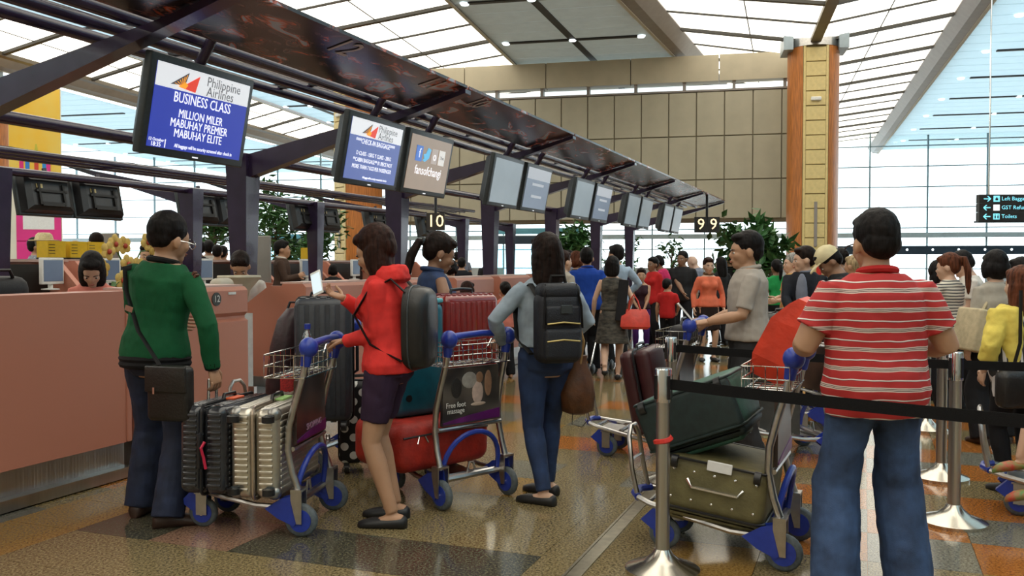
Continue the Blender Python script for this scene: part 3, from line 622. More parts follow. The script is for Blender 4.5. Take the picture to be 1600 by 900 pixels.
# ================================================================ indoor trees by the glass
lfm = mat('tree_leaf', (.06, .17, .05), .5, 0, .3, 8); bark = mat('tree_bark', (.12, .08, .05), .8, 0, .2, 20)
def tree(x, Y, ztop, rad, label, nl=260, ls=.12, low=None):
    t = thing('indoor_tree', label, 'tree', wld(px(x, Y), Y, 0), 'green trees by the glass'); low = low if low is not None else ztop - 2*rad; rnd = random.Random(int(x))
    mb = MB().tube([(0, 0, 0), (.04, 0, low*.5), (-.03, 0, low), (0, 0, ztop - rad*.5)], [.06, .05, .04, .015], 7)
    cen = []
    for k in range(9):
        a = rnd.random()*6.28; z = low + (ztop - low)*rnd.random(); q = V((cos(a)*rad*.75*rnd.random(), sin(a)*rad*.75*rnd.random(), z)); cen.append(q)
        mb.tube([(0, 0, max(low*.8, z - rad*.7)), q*.6 + V((0, 0, z*.38)), q], [.025, .015, .006], 5)
    mb.build('trunk', bark, t, True)
    lv = MB()
    for k in range(nl):
        c = rnd.choice(cen) + V((rnd.gauss(0, 1), rnd.gauss(0, 1), rnd.gauss(0, 1)))*rad*.24
        d = V((rnd.gauss(0, 1), rnd.gauss(0, 1), rnd.gauss(0, .6))).normalized()*ls*(.7 + .6*rnd.random()); e = d.cross(V((rnd.random(), rnd.random(), 1))).normalized()*ls*.36; n_ = d.cross(e).normalized()*ls*.12
        lv.add([c - d, c + e + n_, c + d, c - e + n_], [(0, 1, 2), (0, 2, 3)])
    f = lv.build('foliage', lfm, t); f['kind'] = 'stuff'; return t
tree(335, 26, 2.8, .85, 'thin tree with a flat crown right of the green jacket man', 420, .16, 2.2)
tree(432, 27, 3.6, 1.2, 'climbing green tree left of the slim purple post', 1000, .17, .9)
tree(490, 26, 3.0, 1.0, 'green tree right of the slim purple post', 700, .16, 1.2)
tree(900, 27, 2.65, .8, 'bushy green tree behind the blue shirted man', 1100, .16, 1.2)
tree(985, 30, 2.3, .5, 'small green bush between the purple columns', 150, .12, 1.2)
tree(1050, 29, 2.1, .5, 'low green bush behind the bald man in black', 150, .12, 1.1)
tree(1160, 22, 2.35, .75, 'broad leaved dark green tree behind the coral uniform', 520, .2, 1.2)
tree(1205, 20, 2.15, .45, 'broad leaved plant just right of the grey shirted man', 200, .2, 1.4)
# ================================================================ trolleys
def poster_mat(name, seed, cols):
    if name in MATS: return MATS[name]
    m = mat(name, cols[0], .3, 0, .5, 5, col2=cols[1], detail=1); return m
def wheel(parent, x, y, r=.088, w=.04, name='wheel'):
    o = MB().tube([(x + w/2*cos(a)*0 - w/2 + w*k/4, y, r) for k in range(5) for a in (0,)], [r*.88, r, r, r, r*.88], 24).build(name, rubber, parent, True, 60)
    MB().tube([(x - w/2 - .004, y, r), (x + w/2 + .004, y, r)], r*.68, 20).build('hub', blue, o, True, 30)
    MB().cyl((x - w/2 - .014, y, r), (x + w/2 + .014, y, r), .014, n=10).build('axle_cap', chrome, o, True)
    return o
def trolley(x, y, rz, label, ad=None, front=True):
    t = thing('luggage_trolley', label, 'trolley', wld(x, y, 0, rz), 'airport luggage trolleys'); hw = .26
    for sx in (-1, 1):
        X = sx*hw
        wheel(t, X, 0)
        MB().prism([(.03, .06), (.12, .10), (.19, .15), (.10, .205), (.02, .225), (.005, .10)], X - .033, X - .026, 0).prism([(.03, .06), (.12, .10), (.19, .15), (.10, .205), (.02, .225), (.005, .10)], X + .026, X + .033, 0).build('wheel_guard', blue, t)
        MB().prism([(-.014, .075), (.014, .075), (.045, .20), (.045, .25), (-.015, .25)], X - .041, X - .034, 0).prism([(-.014, .075), (.014, .075), (.045, .20), (.045, .25), (-.015, .25)], X + .034, X + .041, 0).box((X, .015, .25), (.084, .06, .012)).build('fork', alu, t)
        up = [(X, .012, .23), (X*.99, .05, .34), (X*.97, .075, .46), (X*.95, .07, .58), (X*.92, .035, .72), (X*.9, -.005, .85), (X*.89, -.03, .97)]
        MB().tube(up, .019, 10).build('upright', alu, t, True)
        MB().tube([(X, .02, .15), (X*.96, .25, .155), (X*.82, .48, .19), (X*.6, .68, .22), (X*.45, .75, .235)], .015, 8).build('side_rail', alu, t, True)
        MB().ell((X*.89, -.035, 1.0), (.05, .052, .055), 14, 10).tube([(X*.89, -.03, .99), (X*.89, -.015, .9)], [.035, .026], 12).build('handle_knob', blue, t, True)
        if front:
            wheel(t, sx*.15, .60, .08, .036, 'front_wheel')
            MB().box((sx*.15 - .03, .6, .13), (.006, .06, .12)).box((sx*.15 + .03, .6, .13), (.006, .06, .12)).box((sx*.15, .6, .19), (.066, .08, .01)).build('fork', alu, t)
            MB().prism([(.61, .06), (.72, .14), (.66, .20), (.58, .19)], sx*.15 - .028, sx*.15 + .028, 0).build('wheel_guard', blue, t)
    MB().tube([(-hw*.45, .75, .235), (-.05, .79, .24), (.05, .79, .24), (hw*.45, .75, .235)], .02, 8).build('nose_bumper', blue, t, True)
    MB().tube([(-.1, .76, .24), (-.1, .79, .38), (-.085, .81, .54), (-.04, .815, .585), (.04, .815, .585), (.085, .81, .54), (.1, .79, .38), (.1, .76, .24)], .013, 8).cyl((-.097, .797, .42), (.097, .797, .42), .008, n=6).build('front_fence', alu, t, True)
    for q in range(4): MB().cyl((-.2 + .03*q, .12 + .19*q, .16 + .02*q), (.2 - .03*q, .12 + .19*q, .16 + .02*q), .01, n=6).build('deck_bar', alu, t)
    MB().box((0, .37, .172), (.22, .6, .006), M.Rotation(R(6), 3, 'X')).build('deck_plate', alu, t)
    hd = [(-hw*.87, -.035, 1.005), (-.16, -.05, 1.02), (0, -.055, 1.028), (.16, -.05, 1.02), (hw*.87, -.035, 1.005)]
    MB().tube(hd, [.03, .021, .02, .021, .03], 10).build('handle_bar', blue, t, True)
    # arch and cross bars
    MB().tube([(hw*.86*cos(pi*k/14), .05 - .05*sin(pi*k/14), .16 + .27*sin(pi*k/14)**.75) for k in range(15)], .016, 8).build('lower_arch', blue, t, True)
    MB().cyl((-hw*.96, .05, .46), (hw*.96, .05, .46), .013, n=8).build('cross_bar', alu, t); MB().cyl((-.2, .05, .16), (.22, .05, .16), .02, n=8).tube([(-.02, .06, .17), (0, .06, .235), (.03, .06, .235), (.05, .06, .17)], .007, 6).build('brake_bar', alu, t)
    cm = ad or poster_mat('ad_brown', 1, ((.10, .05, .035), (.02, .012, .012)))
    pn = MB().prism([(-hw*.88, .48), (hw*.88, .48), (hw*.83, .82), (-hw*.83, .82)], .035, .055, 1).build('ad_panel', cm, t)
    MB().prism([(-hw*.86, .49), (hw*.86, .49), (hw*.86, .55), (0, .53), (-hw*.5, .515), (-hw*.86, .5)], .030, .036, 1).build('ad_purple_print', mat('ad_purple', (.12, .012, .14), .35, 0, .2, 10), pn)
    # wire basket
    wb = MB(); z0, z1 = .84, .96; X = .265; y0, y1 = -.02, .2
    for z in (z0, (z0 + z1)/2, z1): wb.tube([(-X, y0, z), (-X, y1, z), (X, y1, z), (X, y0, z)], .004, 5, True)
    for q in range(8):
        u = -X + 2*X*q/7
        wb.tube([(u, y1, z1), (u, y1, z0), (u, y0, z0), (u, y0, z1)], .003, 5)
    for q in range(1, 4):
        v = y0 + (y1 - y0)*q/4; wb.tube([(-X, v, z1), (-X, v, z0), (X, v, z0), (X, v, z1)], .003, 5)
    for sx in (-1, 1): wb.tube([(sx*hw*.9, -.02, .88), (sx*.2, -.01, .99), (sx*.12, -.01, .985), (sx*.1, .0, .94)], .005, 5)
    wb.build('wire_basket', chrome, t, True)
    return t
ad2 = poster_mat('ad_massage', 2, ((.14, .12, .10), (.012, .012, .015)))
T1 = trolley(-1.08, 5.03, R(82.5), 'trolley in front left, carrying the silver and dark ribbed suitcases')
T2 = trolley(-.22, 5.46, R(43), 'centre trolley with Free foot massage advertisement', ad2)
T3 = trolley(1.385, 4.47, R(65.4), 'trolley at right with green and olive suitcases behind the near post')
T4 = trolley(1.32, 6.66, R(66), 'trolley with maroon suitcase beside the grey shirted man')
T5 = trolley(-1.25, 6.35, R(70), 'trolley behind the red hoodie girl, loaded with a dark upright suitcase')
T6 = trolley(2.75, 8.0, R(80), 'distant trolley with grey suitcase before the dark jacket man')
T7 = trolley(3.5, 5.0, R(60), 'trolley at the right edge carrying the child in red clogs')
T8 = trolley(2.35, 6.9, R(100), 'trolley behind the orange red bag, only wheels and base showing')
# advertisement on the centre trolley
for i_, (tx, z) in enumerate((('Free foot', .60), ('massage', .565))): text(tx, .045, txt_plain, T2, M.Translation(V((-.13, .027, z))) @ FRONT, 'ad_lettering', sx=.9)
for c, x, z, a, b in (((.35, .33, .3), -.02, .74, .06, .05), ((.55, .42, .36), .045, .66, .045, .07), ((.3, .17, .10), .06, .75, .03, .035), ((.32, .18, .11), .13, .71, .03, .08), ((.02, .02, .02), -.12, .70, .04, .06), ((.5, .38, .3), .05, .59, .06, .012)):
    MB().ell((x, .0325, z), (a, .004, b), 12, 8).build('ad_figure', mat('ad_tone_%d' % int(c[0]*1000 + z*100), c, .4, 0, .1, 30), T2)
text('SHOPPING', .05, mat('ad_pink_print', (.5, .3, .45), .5, 0, 0), T1, M.Translation(V((.02, .027, .55))) @ FRONT, 'ad_lettering')
# ================================================================ luggage
def frame(xa, za, o):
    """matrix from local x and z axes in world space plus origin"""
    x = V(xa).normalized(); z = V(za); z = (z - x*z.dot(x)).normalized(); y = z.cross(x)
    m = M((x, y, z)).transposed().to_4x4(); m.translation = V(o); return m
def hard_case(label, mtx, w, d, h, shell, trim, guard=None, wheels=True, nr=13, tele=False, rib=True):
    c = thing('hard_suitcase', label, 'suitcase', mtx, 'suitcases')
    for sy in (-1, 1):
        hf = MB().rbox((0, sy*d*.25, h/2), (w, d*.5 - .006, h), .045, n=4).build('shell_half', shell, c, True, 60)
        if rib:
            rb = MB(); rw = (w - .1)/(nr - 1)*.6
            for k in range(nr):
                x = -w/2 + .05 + (w - .1)*k/(nr - 1)
                rb.rbox((x, sy*(d*.5 - .004), h/2), (rw, .012, h - .09), .004, n=2)
                for z in (.002, h - .002): rb.rbox((x, sy*d*.25, z), (rw, d*.5 - .06, .016), .005, n=2)
            for k in range(3):
                for sx in (-1, 1): rb.rbox((sx*(w/2 - .003), sy*(.045 + k*(d/2 - .085)/2), h/2), (.012, .018, h - .1), .005, n=2)
            rb.build('ribs', shell, hf, True, 60)
    # closing frame all round
    fr = MB()
    ring = lambda ins: [V((sx*(w/2 - .04 + ins) + (.04)*cos(a), 0, h/2 + sz*(h/2 - .04 + ins) + .04*sin(a))) for sx, sz, a0 in ((1, 1, 0), (-1, 1, pi/2), (-1, -1, pi), (1, -1, 1.5*pi)) for a in (a0, a0 + pi/6, a0 + pi/3, a0 + pi/2)]
    fr.tube(ring(.004), .009, 6, True).build('closing_frame', trim, c, True)
    if guard:
        for sx in (-1, 1):
            for sy in (-1, 1):
                for z in (.035, h - .035): MB().rbox((sx*(w/2 - .033), sy*(d/2 - .033), z), (.075, .075, .078), .034).build('corner_guard', guard, c, True)
    if wheels:
        for sx in (-1, 1):
            for sy in (-1, 1):
                wl = MB().cyl((sx*(w/2 - .05) - .016, sy*(d/2 - .04), -.03), (sx*(w/2 - .05) + .016, sy*(d/2 - .04), -.03), .033, n=14).build('wheel', black, c, True); MB().box((sx*(w/2 - .05), sy*(d/2 - .04), -.012), (.04, .04, .026)).build('wheel_mount', dgrey, wl); MB().cyl((sx*(w/2 - .05) - .018, sy*(d/2 - .04), -.03), (sx*(w/2 - .05) + .018, sy*(d/2 - .04), -.03), .014, n=10).build('wheel_hub', chrome, wl)
    MB().tube([(-.09, 0, h), (-.085, 0, h + .03), (0, 0, h + .036), (.085, 0, h + .03), (.09, 0, h)], .011, 8).build('top_handle', black, c, True)
    MB().tube([(w/2, 0, h*.38), (w/2 + .03, 0, h*.40), (w/2 + .03, 0, h*.60), (w/2, 0, h*.62)], .011, 8).build('side_handle', black, c, True)
    if tele: MB().tube([(-.08, d*.3, h), (-.08, d*.3, h + tele), (.08, d*.3, h + tele), (.08, d*.3, h)], .008, 6).build('telescopic_handle', alu, c, True)
    return c
def soft_case(label, mtx, w, d, h, cloth, trim=None, rivets=False, name='soft_suitcase', wheels=True, dark2=None, base=True):
    c = thing(name, label, 'suitcase', mtx, 'suitcases'); trim = trim or black
    MB().rbox((0, 0, h/2), (w, d*.78, h), .05, n=4).build('body', cloth, c, True, 60)
    MB().rbox((0, -d*.42, h*.52), (w*.96, d*.16, h*.93), .035, n=3).build('expander', dark2 or cloth, c, True, 60)
    MB().rbox((0, -d*.5, h*.36), (w*.86, d*.14, h*.52), .035, n=3).build('front_pocket', cloth, c, True, 60)
    MB().rbox((0, -d*.49, h*.80), (w*.80, d*.10, h*.22), .03, n=3).build('top_pocket', cloth, c, True, 60)
    for y in (-d*.34, d*.36):
        pts = [V((sx*(w/2 - .05) + .054*cos(a), y, h/2 + sz*(h/2 - .05) + .054*sin(a))) for sx, sz, a0 in ((1, 1, 0), (-1, 1, pi/2), (-1, -1, pi), (1, -1, 1.5*pi)) for a in (a0, a0 + pi/6, a0 + pi/3, a0 + pi/2)]
        MB().tube(pts, .007, 6, True).build('piping', trim, c, True)
    MB().tube([(-w*.38, -d*.575, h*.6), (0, -d*.58, h*.63), (w*.38, -d*.575, h*.6)], .004, 5).build('zip', chrome, c)
    MB().tube([(-.1, 0, h - .005), (-.09, 0, h + .03), (.09, 0, h + .03), (.1, 0, h - .005)], .012, 8).build('top_handle', trim, c, True)
    MB().tube([(w/2, 0, h*.35), (w/2 + .03, 0, h*.38), (w/2 + .03, 0, h*.62), (w/2, 0, h*.65)], .012, 8).build('side_handle', trim, c, True)
    if rivets:
        for k in range(5):
            for y in (-d*.2, d*.2): MB().ell((-w*.4 + w*.2*k, y, -.001), (.008, .008, .005), 8, 6).build('rivet', chrome, c)
        if base: MB().rbox((0, 0, .03), (w*.99, d*.76, .075), .03).build('base_trim', trim, c, True)
    if wheels:
        for sx in (-1, 1): MB().cyl((sx*w*.4 - .015, d*.3, .0), (sx*w*.4 + .015, d*.3, .0), .032, n=12).build('wheel', black, c, True)
    return c
silver = mat('silver_aluminium', (.62, .58, .50), .3, .9, .06, 30)
gun = mat('gunmetal_polycarbonate', (.022, .024, .030), .22, 0, .08, 30, coat=.5)
redp = mat('red_polycarbonate', (.20, .012, .010), .2, 0, .08, 30, coat=.6)
steelblue = mat('slate_polycarbonate', (.04, .045, .055), .35, 0, .1, 30)
# T1: two cases lying on their long edge, ends to the camera
up = V((0, 0, 1)); h1 = V((-.99, .13, 0)); r1 = V((.13, .99, 0))
def on(o, fwd, side, z): return V((o[0], o[1], 0)) + fwd + side + V((0, 0, z))
A1 = V((-1.08, 5.03, 0))
c1 = hard_case('silver ribbed aluminium suitcase lying on the front left trolley', frame(up, r1, A1 + h1*.235 - r1*.33 + V((0, 0, .445))), .48, .27, .66, silver, mat('silver_frame', (.55, .45, .36), .3, .9, .05, 30), mat('silver_guard', (.34, .33, .31), .35, .9, .05, 20))
c2 = hard_case('dark gunmetal ribbed suitcase lying left of the silver suitcase', frame(up, -r1, A1 + h1*.52 + r1*.33 + V((0, 0, .435))) @ M.Rotation(R(2), 4, 'Y'), .47, .27, .66, gun, black, None)
MB().tube([(.05, -.03, .69), (.02, -.02, .71), (-.03, -.03, .70), (-.09, -.04, .695)], .008, 6).build('luggage_tag', mat('tag_red', (.5, .01, .05), .5, 0, 0), c2)
MB().tube([(.22, .10, .28), (.345, .10, .285), (.35, .10, .33), (.345, .10, .375), (.22, .10, .38)], .009, 8).build('pull_handle', chrome, c2, True)
for o_, q in ((c1, (.246, .03, .35)), (c2, (.242, -.03, .32))):
    MB().rbox(q, (.012, .05, .14), .004).build('tag', mat('tag_orange', (.75, .12, .04), .5, 0, 0) if o_ is c2 else mat('tag_green', (.35, .6, .2), .5, 0, 0), o_)
# T5: dark upright case, bags
hard_case('dark slate hard suitcase standing upright behind the front left trolley', frame((1, .08, 0), (0, 0, 1), (px(507, 5.95), 5.95, .42)), .36, .26, .80, steelblue, black, None, True, 5)
o = thing('garment_bag', 'dark maroon soft bag standing left of the dark upright suitcase', 'bag', wld(px(441, 6.15), 6.15, .38, R(5)))
MB().loft([[V((cx + a*cos(2*pi*k/20), b*sin(2*pi*k/20), z)) for k in range(20)] for z, cx, a, b in ((0, -.02, .05, .07), (.02, -.02, .10, .11), (.25, -.005, .11, .13), (.5, .02, .105, .125), (.68, .05, .085, .10), (.76, .07, .04, .05))]).build('bag_body', mat('maroon_nylon', (.030, .010, .014), .5, 0, .2, 20, .3, 40), o, True, 80)
MB().tube([(.0, -.11, .2), (.03, -.125, .45), (.06, -.09, .65)], .006, 5).build('zip', black, o); MB().tube([(.03, 0, .74), (.05, 0, .80), (.1, 0, .80), (.11, 0, .73)], .01, 6).build('handle', black, o)
o = thing('red_mesh_bag', 'red woven bag between the maroon bag and the water bottle', 'bag', wld(px(452, 6.0), 6.0, .38, 0)); MB().rbox((0, 0, .17), (.12, .12, .34), .04).build('bag_body', mat('red_mesh', (.4, .015, .015), .6, 0, .3, 120), o, True); MB().tube([(-.03, 0, .33), (0, 0, .38), (.03, 0, .33)], .007, 6).build('handle', black, o)
o = thing('water_bottle', 'clear plastic water bottle with blue cap in the trolley basket', 'bottle', T1.matrix_world @ M.Translation(V((.20, .13, .85))))
MB().lathe([(.03, 0), (.034, .01), (.034, .06), (.031, .07), (.034, .08), (.034, .15), (.025, .185), (.014, .205), (.014, .22)], n=16).build('bottle_body', glass('bottle_plastic', (.75, .8, .82), .25), o, True); MB().cyl((0, 0, .215), (0, 0, .245), .018, n=14).build('cap', blue, o, True)
dots = voro('polka_dots', (.008, .008, .01), (.75, .75, .72), 11.5, .31)
c = hard_case('black suitcase with white polka dots standing behind the bare legged girl', frame((1, .15, 0), (0, 0, 1), (px(566, 6.3), 6.3, .07)), .32, .24, .56, dots, black, None, True, 3, .0, False)
# T2 load: red duffel below, teal case and red case on top
h2 = V((-.68, .73, 0)).normalized(); r2 = V((h2.y, -h2.x, 0)); A2 = V((-.22, 5.46, 0))
redc = mat('red_canvas', (.42, .022, .010), .6, 0, .15, 15, .25, 60)
d2 = thing('red_duffel', 'large red soft bag at the bottom of the centre trolley', 'bag', frame(r2, up, A2 + h2*.40 + V((0, 0, .20))))
MB().rbox((-.1, 0, .15), (.72, .52, .30), .08, n=5).build('bag_body', redc, d2, True, 60); MB().tube([(-.43, -.258, .22), (-.1, -.265, .23), (.22, -.258, .22)], .006, 5).build('zip', black, d2)
for q in (-.02, .02): MB().tube([(-.3 + q, -.265, .22), (-.3 + q*2, -.275, .18)], .004, 5).build('zip_pull', chrome, d2)
MB().tube([(-.42, .05, .26), (-.44, .05, .34), (-.44, -.1, .34), (-.42, -.1, .26)], .014, 6).build('handle', redc, d2)
tealm = mat('teal_shell', (.008, .115, .17), .35, 0, .08, 20, coat=.2)
tl = thing('teal_suitcase', 'smooth teal suitcase standing on the red bag of the centre trolley', 'suitcase', frame(r2, up, A2 + h2*.45 - r2*.16 + V((0, 0, .50))), 'suitcases')
MB().rbox((0, 0, .35), (.38, .26, .70), .05, n=4).build('shell', tealm, tl, True, 60); MB().rbox((0, 0, .71), (.36, .24, .03), .01).build('lid_edge', mat('teal_light', (.10, .42, .48), .4, 0, .05, 20), tl, True)
MB().cyl((-.1, -.135, .12), (-.1, -.125, .12), .022, n=14).build('lock', black, tl); MB().tube([(-.07, 0, .72), (-.06, 0, .75), (.06, 0, .75), (.07, 0, .72)], .01, 6).build('handle', black, tl, True)
hard_case('glossy red hard suitcase standing at the right of the centre trolley', frame(r2, up, A2 + h2*.46 + r2*.27 + V((0, 0, .50))), .46, .26, .74, redp, mat('red_trim', (.12, .006, .006), .3, 0, 0), None, False, 9)
# T3 load
A3 = V((1.385, 4.47, 0)); h3 = V((-.909, .416, 0)); r3 = V((.416, .909, 0))
olive = mat('olive_canvas', (.15, .13, .055), .6, 0, .15, 10, .2, 80); greenc = mat('green_canvas', (.03, .105, .075), .55, 0, .2, 12, .2, 80); gdark = mat('green_dark_canvas', (.010, .024, .024), .6, 0, .2, 20)
oz = soft_case('olive green soft suitcase on the bottom of the right trolley', frame(h3*.97 + up*.12, r3, A3 + h3*.33 - r3*.28 + V((0, 0, .35))), .50, .35, .54, olive, black, True, 'soft_suitcase', True, None, False)
MB().rbox((-.02, .12, -.012), (.12, .05, .012), .004).build('address_label', paper, oz); MB().tube([(-.14, .03, -.002), (-.12, -.0, -.02), (.1, -.0, -.02), (.13, .03, -.002)], .009, 6).build('grab_handle', chrome, oz)
soft_case('dark green soft suitcase tilted on top of the olive suitcase', frame(h3*.92 - up*.36, r3, A3 + h3*.46 - r3*.27 + V((0, 0, .70))), .50, .34, .54, greenc, gdark, True, 'soft_suitcase', True, gdark)
rb = thing('shopping_bag', 'big orange red fabric bag in the basket of the right trolley', 'bag', frame(r3, up, A3 + h3*.14 + r3*.22 + V((0, 0, .86))) @ M.Rotation(R(24), 4, 'X'))
rbm = mat('orange_red_fabric', (.66, .045, .015), .5, 0, .12, 8, .3, 25)
MB().loft([[V((a*x, y*b, z)) for x, y in ((-1, -1), (1, -1), (1, 1), (-1, 1))] for z, a, b in ((0, .17, .08), (.1, .20, .11), (.3, .20, .10), (.40, .19, .05), (.44, .185, .02))]).build('bag_body', rbm, rb)
MB().tube([(-.2, -.11, .28), (.2, -.11, .28)], .004, 5).build('seam', mat('seam_dark', (.2, .01, .01), .6, 0, 0), rb); MB().tube([(-.08, -.03, .42), (-.06, -.03, .55), (.06, -.03, .55), (.08, -.03, .42)], .009, 6).build('handle', rbm, rb)
# T4 load
hard_case('maroon suitcase standing on the trolley left of the near post', frame((.42, .9, .05), (-.16, .1, 1), (1.08, 6.78, .20)), .42, .24, .62, mat('maroon_shell', (.055, .014, .016), .4, 0, .1, 15), black, None, False, 5, 0, False)
b4 = thing('tote_bag', 'black bag in the basket of the grey shirted man trolley', 'bag', T4.matrix_world @ M.Translation(V((0, .06, .86)))); MB().rbox((0, 0, .06), (.34, .16, .15), .05).build('bag_body', MATS['black_nylon'], b4, True); MB().tube([(-.1, 0, .12), (-.05, 0, .18), (.05, 0, .18), (.1, 0, .12)], .01, 6).build('handle', black, b4)
hard_case('dark grey suitcase on the distant trolley before the dark jacket man', frame((1, -.1, 0), (0, 0, 1), (px(1228, 8.1), 8.1, .45)), .40, .25, .55, mat('grey_shell', (.06, .06, .055), .5, 0, .1, 15), black, None, True, 5)
bb = thing('sports_bag', 'small light blue strapped bag beside the orange red bag', 'bag', wld(px(1213, 6.9), 6.9, .62)); MB().rbox((0, 0, .1), (.24, .2, .2), .06).build('bag_body', mat('grey_nylon', (.05, .06, .06), .6, 0, .1, 30), bb, True); MB().tube([(-.1, -.05, .12), (-.06, -.06, .26), (.06, -.06, .26), (.1, -.05, .12)], .016, 6).build('strap', mat('cyan_strap', (.03, .35, .5), .5, 0, 0), bb, True)
MB().box((0, 0, -.23), (.3, .25, .46)).build('support_case', MATS['grey_shell'], bb)
# ================================================================ queue posts and belts
def post(s, t, label, cap=True):
    p = thing('queue_post', label, 'queue post', isl(s, t, 0), 'steel queue posts')
    MB().lathe([(.175, 0), (.175, .018), (.165, .024), (.09, .05), (.05, .085), (.036, .11)], n=32).build('base', mat('brass_steel', (.62, .58, .50), .22, 1, .03, 10), p, True, 35)
    MB().cyl((0, 0, .09), (0, 0, .80), .033, n=20).build('pole', steel, p, True, 35)
    h = MB().lathe([(.040, .80), (.040, .95), (.037, .957)], n=20).build('head', chrome if cap else steel, p, True, 35)
    for a in range(4): MB().box((.04*cos(a*pi/2 + .8), .04*sin(a*pi/2 + .8), .87), (.014, .014, .11), M.Rotation(a*pi/2 + .8, 3, 'Z')).build('belt_slot', black, h)
    return p
p1 = post(4.195, -.868, 'nearest steel queue post standing at the bottom centre right')
MB().tube([(.034*cos(a), .034*sin(a), .60 + .006*a) for a in [k*.5 for k in range(13)]], .014, 5).build('red_tape', mat('red_tape', (.6, .03, .02), .5, 0, 0), p1)
post(5.95, -1.18, 'second queue post, just behind the nearest one, above the maroon suitcase'); post(5.558, .478, 'queue post right of the striped shirt man, nearest of that row'); post(6.685, .494, 'middle queue post of the row right of the striped shirt'); post(8.59, .514, 'farthest queue post of the row right of the striped shirt')
def P3(m): return m.translation
def belt(a, b, z, label, sag=.01):
    a, b = V(a), V(b); n = (b - a).normalized().cross(up)*.0012
    mb = MB(); rings = []
    for k in range(13):
        u = k/12; c = a.lerp(b, u); zz = z - sag*4*u*(1 - u); rings.append([c + n + V((0, 0, zz - .025)), c + n + V((0, 0, zz + .025)), c - n + V((0, 0, zz + .025)), c - n + V((0, 0, zz - .025))])
    o = mb.loft(rings).build('queue_belt', beltm); return tag(o, label, 'belt', 'black queue belts')
q1 = isl(4.195, -.868).translation; q2 = isl(5.95, -1.18).translation; q3 = isl(5.558, .478).translation; q5 = isl(6.685, .494).translation; q6 = isl(8.59, .514).translation
far = V((2.3, 2.88, 0))
belt(q1, far, .885, 'black queue belt crossing in front of the striped shirt man')
belt(q2 + V((.04, 0, 0)), q3, .885, 'black queue belt running behind the striped shirt man'); belt(q3, q3 + V((1.4, -.15, 0)), .885, 'black queue belt leaving the right hand post past the yellow cardigan')
p9 = post(0, 0, 'queue post outside the right edge holding the front belt'); p9.matrix_world = M.Translation(far)
# ================================================================ hand-held and worn things built in world space
# ================================================================ people
PEND = []         # meshes grown by voxel remesh, converted in one go at the end
def grow(mb, name, m, parent, vox, sm=4, wr=0., wscale=.09, extra=None):
    me = bpy.data.meshes.new(name); me.from_pydata(mb.v, [], mb.f)
    bm = bmesh.new(); bm.from_mesh(me); bmesh.ops.recalc_face_normals(bm, faces=bm.faces); bm.to_mesh(me); bm.free()
    me.materials.append(m); o = bpy.data.objects.new(name, me); COL.objects.link(o); o.parent = parent
    r = o.modifiers.new('r', 'REMESH'); r.mode = 'VOXEL'; r.voxel_size = vox; r.use_smooth_shade = True
    s = o.modifiers.new('s', 'SMOOTH'); s.factor = .5; s.iterations = sm
    if wr:
        key = 'wr%g' % wscale
        tx = bpy.data.textures.get(key) or bpy.data.textures.new(key, 'CLOUDS'); tx.noise_scale = wscale; tx.noise_depth = 1
        d = o.modifiers.new('d', 'DISPLACE'); d.texture = tx; d.strength = wr; d.mid_level = .5; d.texture_coords = 'LOCAL'
    PEND.append((o, m, extra)); return o
def finish_growth():
    dg = bpy.context.evaluated_depsgraph_get()
    for o, m, extra in PEND:
        me = bpy.data.meshes.new_from_object(o.evaluated_get(dg))
        if extra and extra.v:
            e = extra.mesh('x'); bm = bmesh.new(); bm.from_mesh(me); bm.from_mesh(e); bm.to_mesh(me); bm.free(); bpy.data.meshes.remove(e)
        me.polygons.foreach_set('use_smooth', [True]*len(me.polygons)); me.materials.clear(); me.materials.append(m)
        me.polygons.foreach_set('material_index', [0]*len(me.polygons))
        o.modifiers.clear(); o.data = me
def ik(a, b, l1, l2, pole):
    d = b - a; L = min(d.length, (l1 + l2)*.999); d = d.normalized(); x = (l1*l1 - l2*l2 + L*L)/(2*L); hgt = sqrt(max(l1*l1 - x*x, 0)); p = pole - d*pole.dot(d); p = p.normalized() if p.length > 1e-6 else V((0, 0, 1))
    return a + d*x + p*hgt, a + d*L
SKN = {'light': (.58, .36, .25), 'tan': (.44, .245, .145), 'brown': (.27, .14, .08), 'dark': (.16, .085, .05), 'pale': (.62, .42, .32)}
def skin(k):
    return mat('skin_' + k, SKN[k], .5, 0, .05, 12, .05, 300)
def hairm(k):
    c = {'black': (.010, .008, .008), 'brown': (.030, .011, .007), 'red': (.11, .035, .016), 'dkbrown': (.014, .007, .005), 'grey': (.3, .29, .27), 'blond': (.4, .3, .17)}[k]
    return mat('hair_' + k, c, .55, 0, .35, 60, .3, 110, spec=.13, stretch=(1, 1, .12))
def cloth(name, c, bump=.12, var=.08, rough=.8, vs=12): return mat('cloth_' + name, c, rough, 0, var, vs, bump, 180, spec=.2)
denim_m = mat('cloth_denim_mid', (.014, .034, .10), .8, 0, .25, 9, .2, 260); denim = mat('cloth_denim', (.035, .07, .16), .8, 0, .3, 9, .2, 260); denim_d = mat('cloth_denim_dark', (.010, .018, .05), .8, 0, .25, 9, .2, 260); denim_g = mat('cloth_denim_light', (.30, .37, .44), .8, 0, .18, 8, .2, 260)
TOR = [(.79, .09, .075), (.84, .155, .11), (.92, .172, .12), (1.0, .158, .112), (1.07, .142, .105), (1.16, .148, .11), (1.26, .165, .118), (1.33, .168, .113), (1.38, .134, .090), (1.415, .102, .074), (1.45, .06, .058)]
TORF = [(.79, .09, .08), (.84, .16, .12), (.91, .176, .125), (1.0, .152, .11), (1.07, .122, .092), (1.16, .13, .10), (1.25, .146, .118), (1.32, .148, .105), (1.375, .135, .085), (1.41, .085, .062), (1.44, .052, .05)]
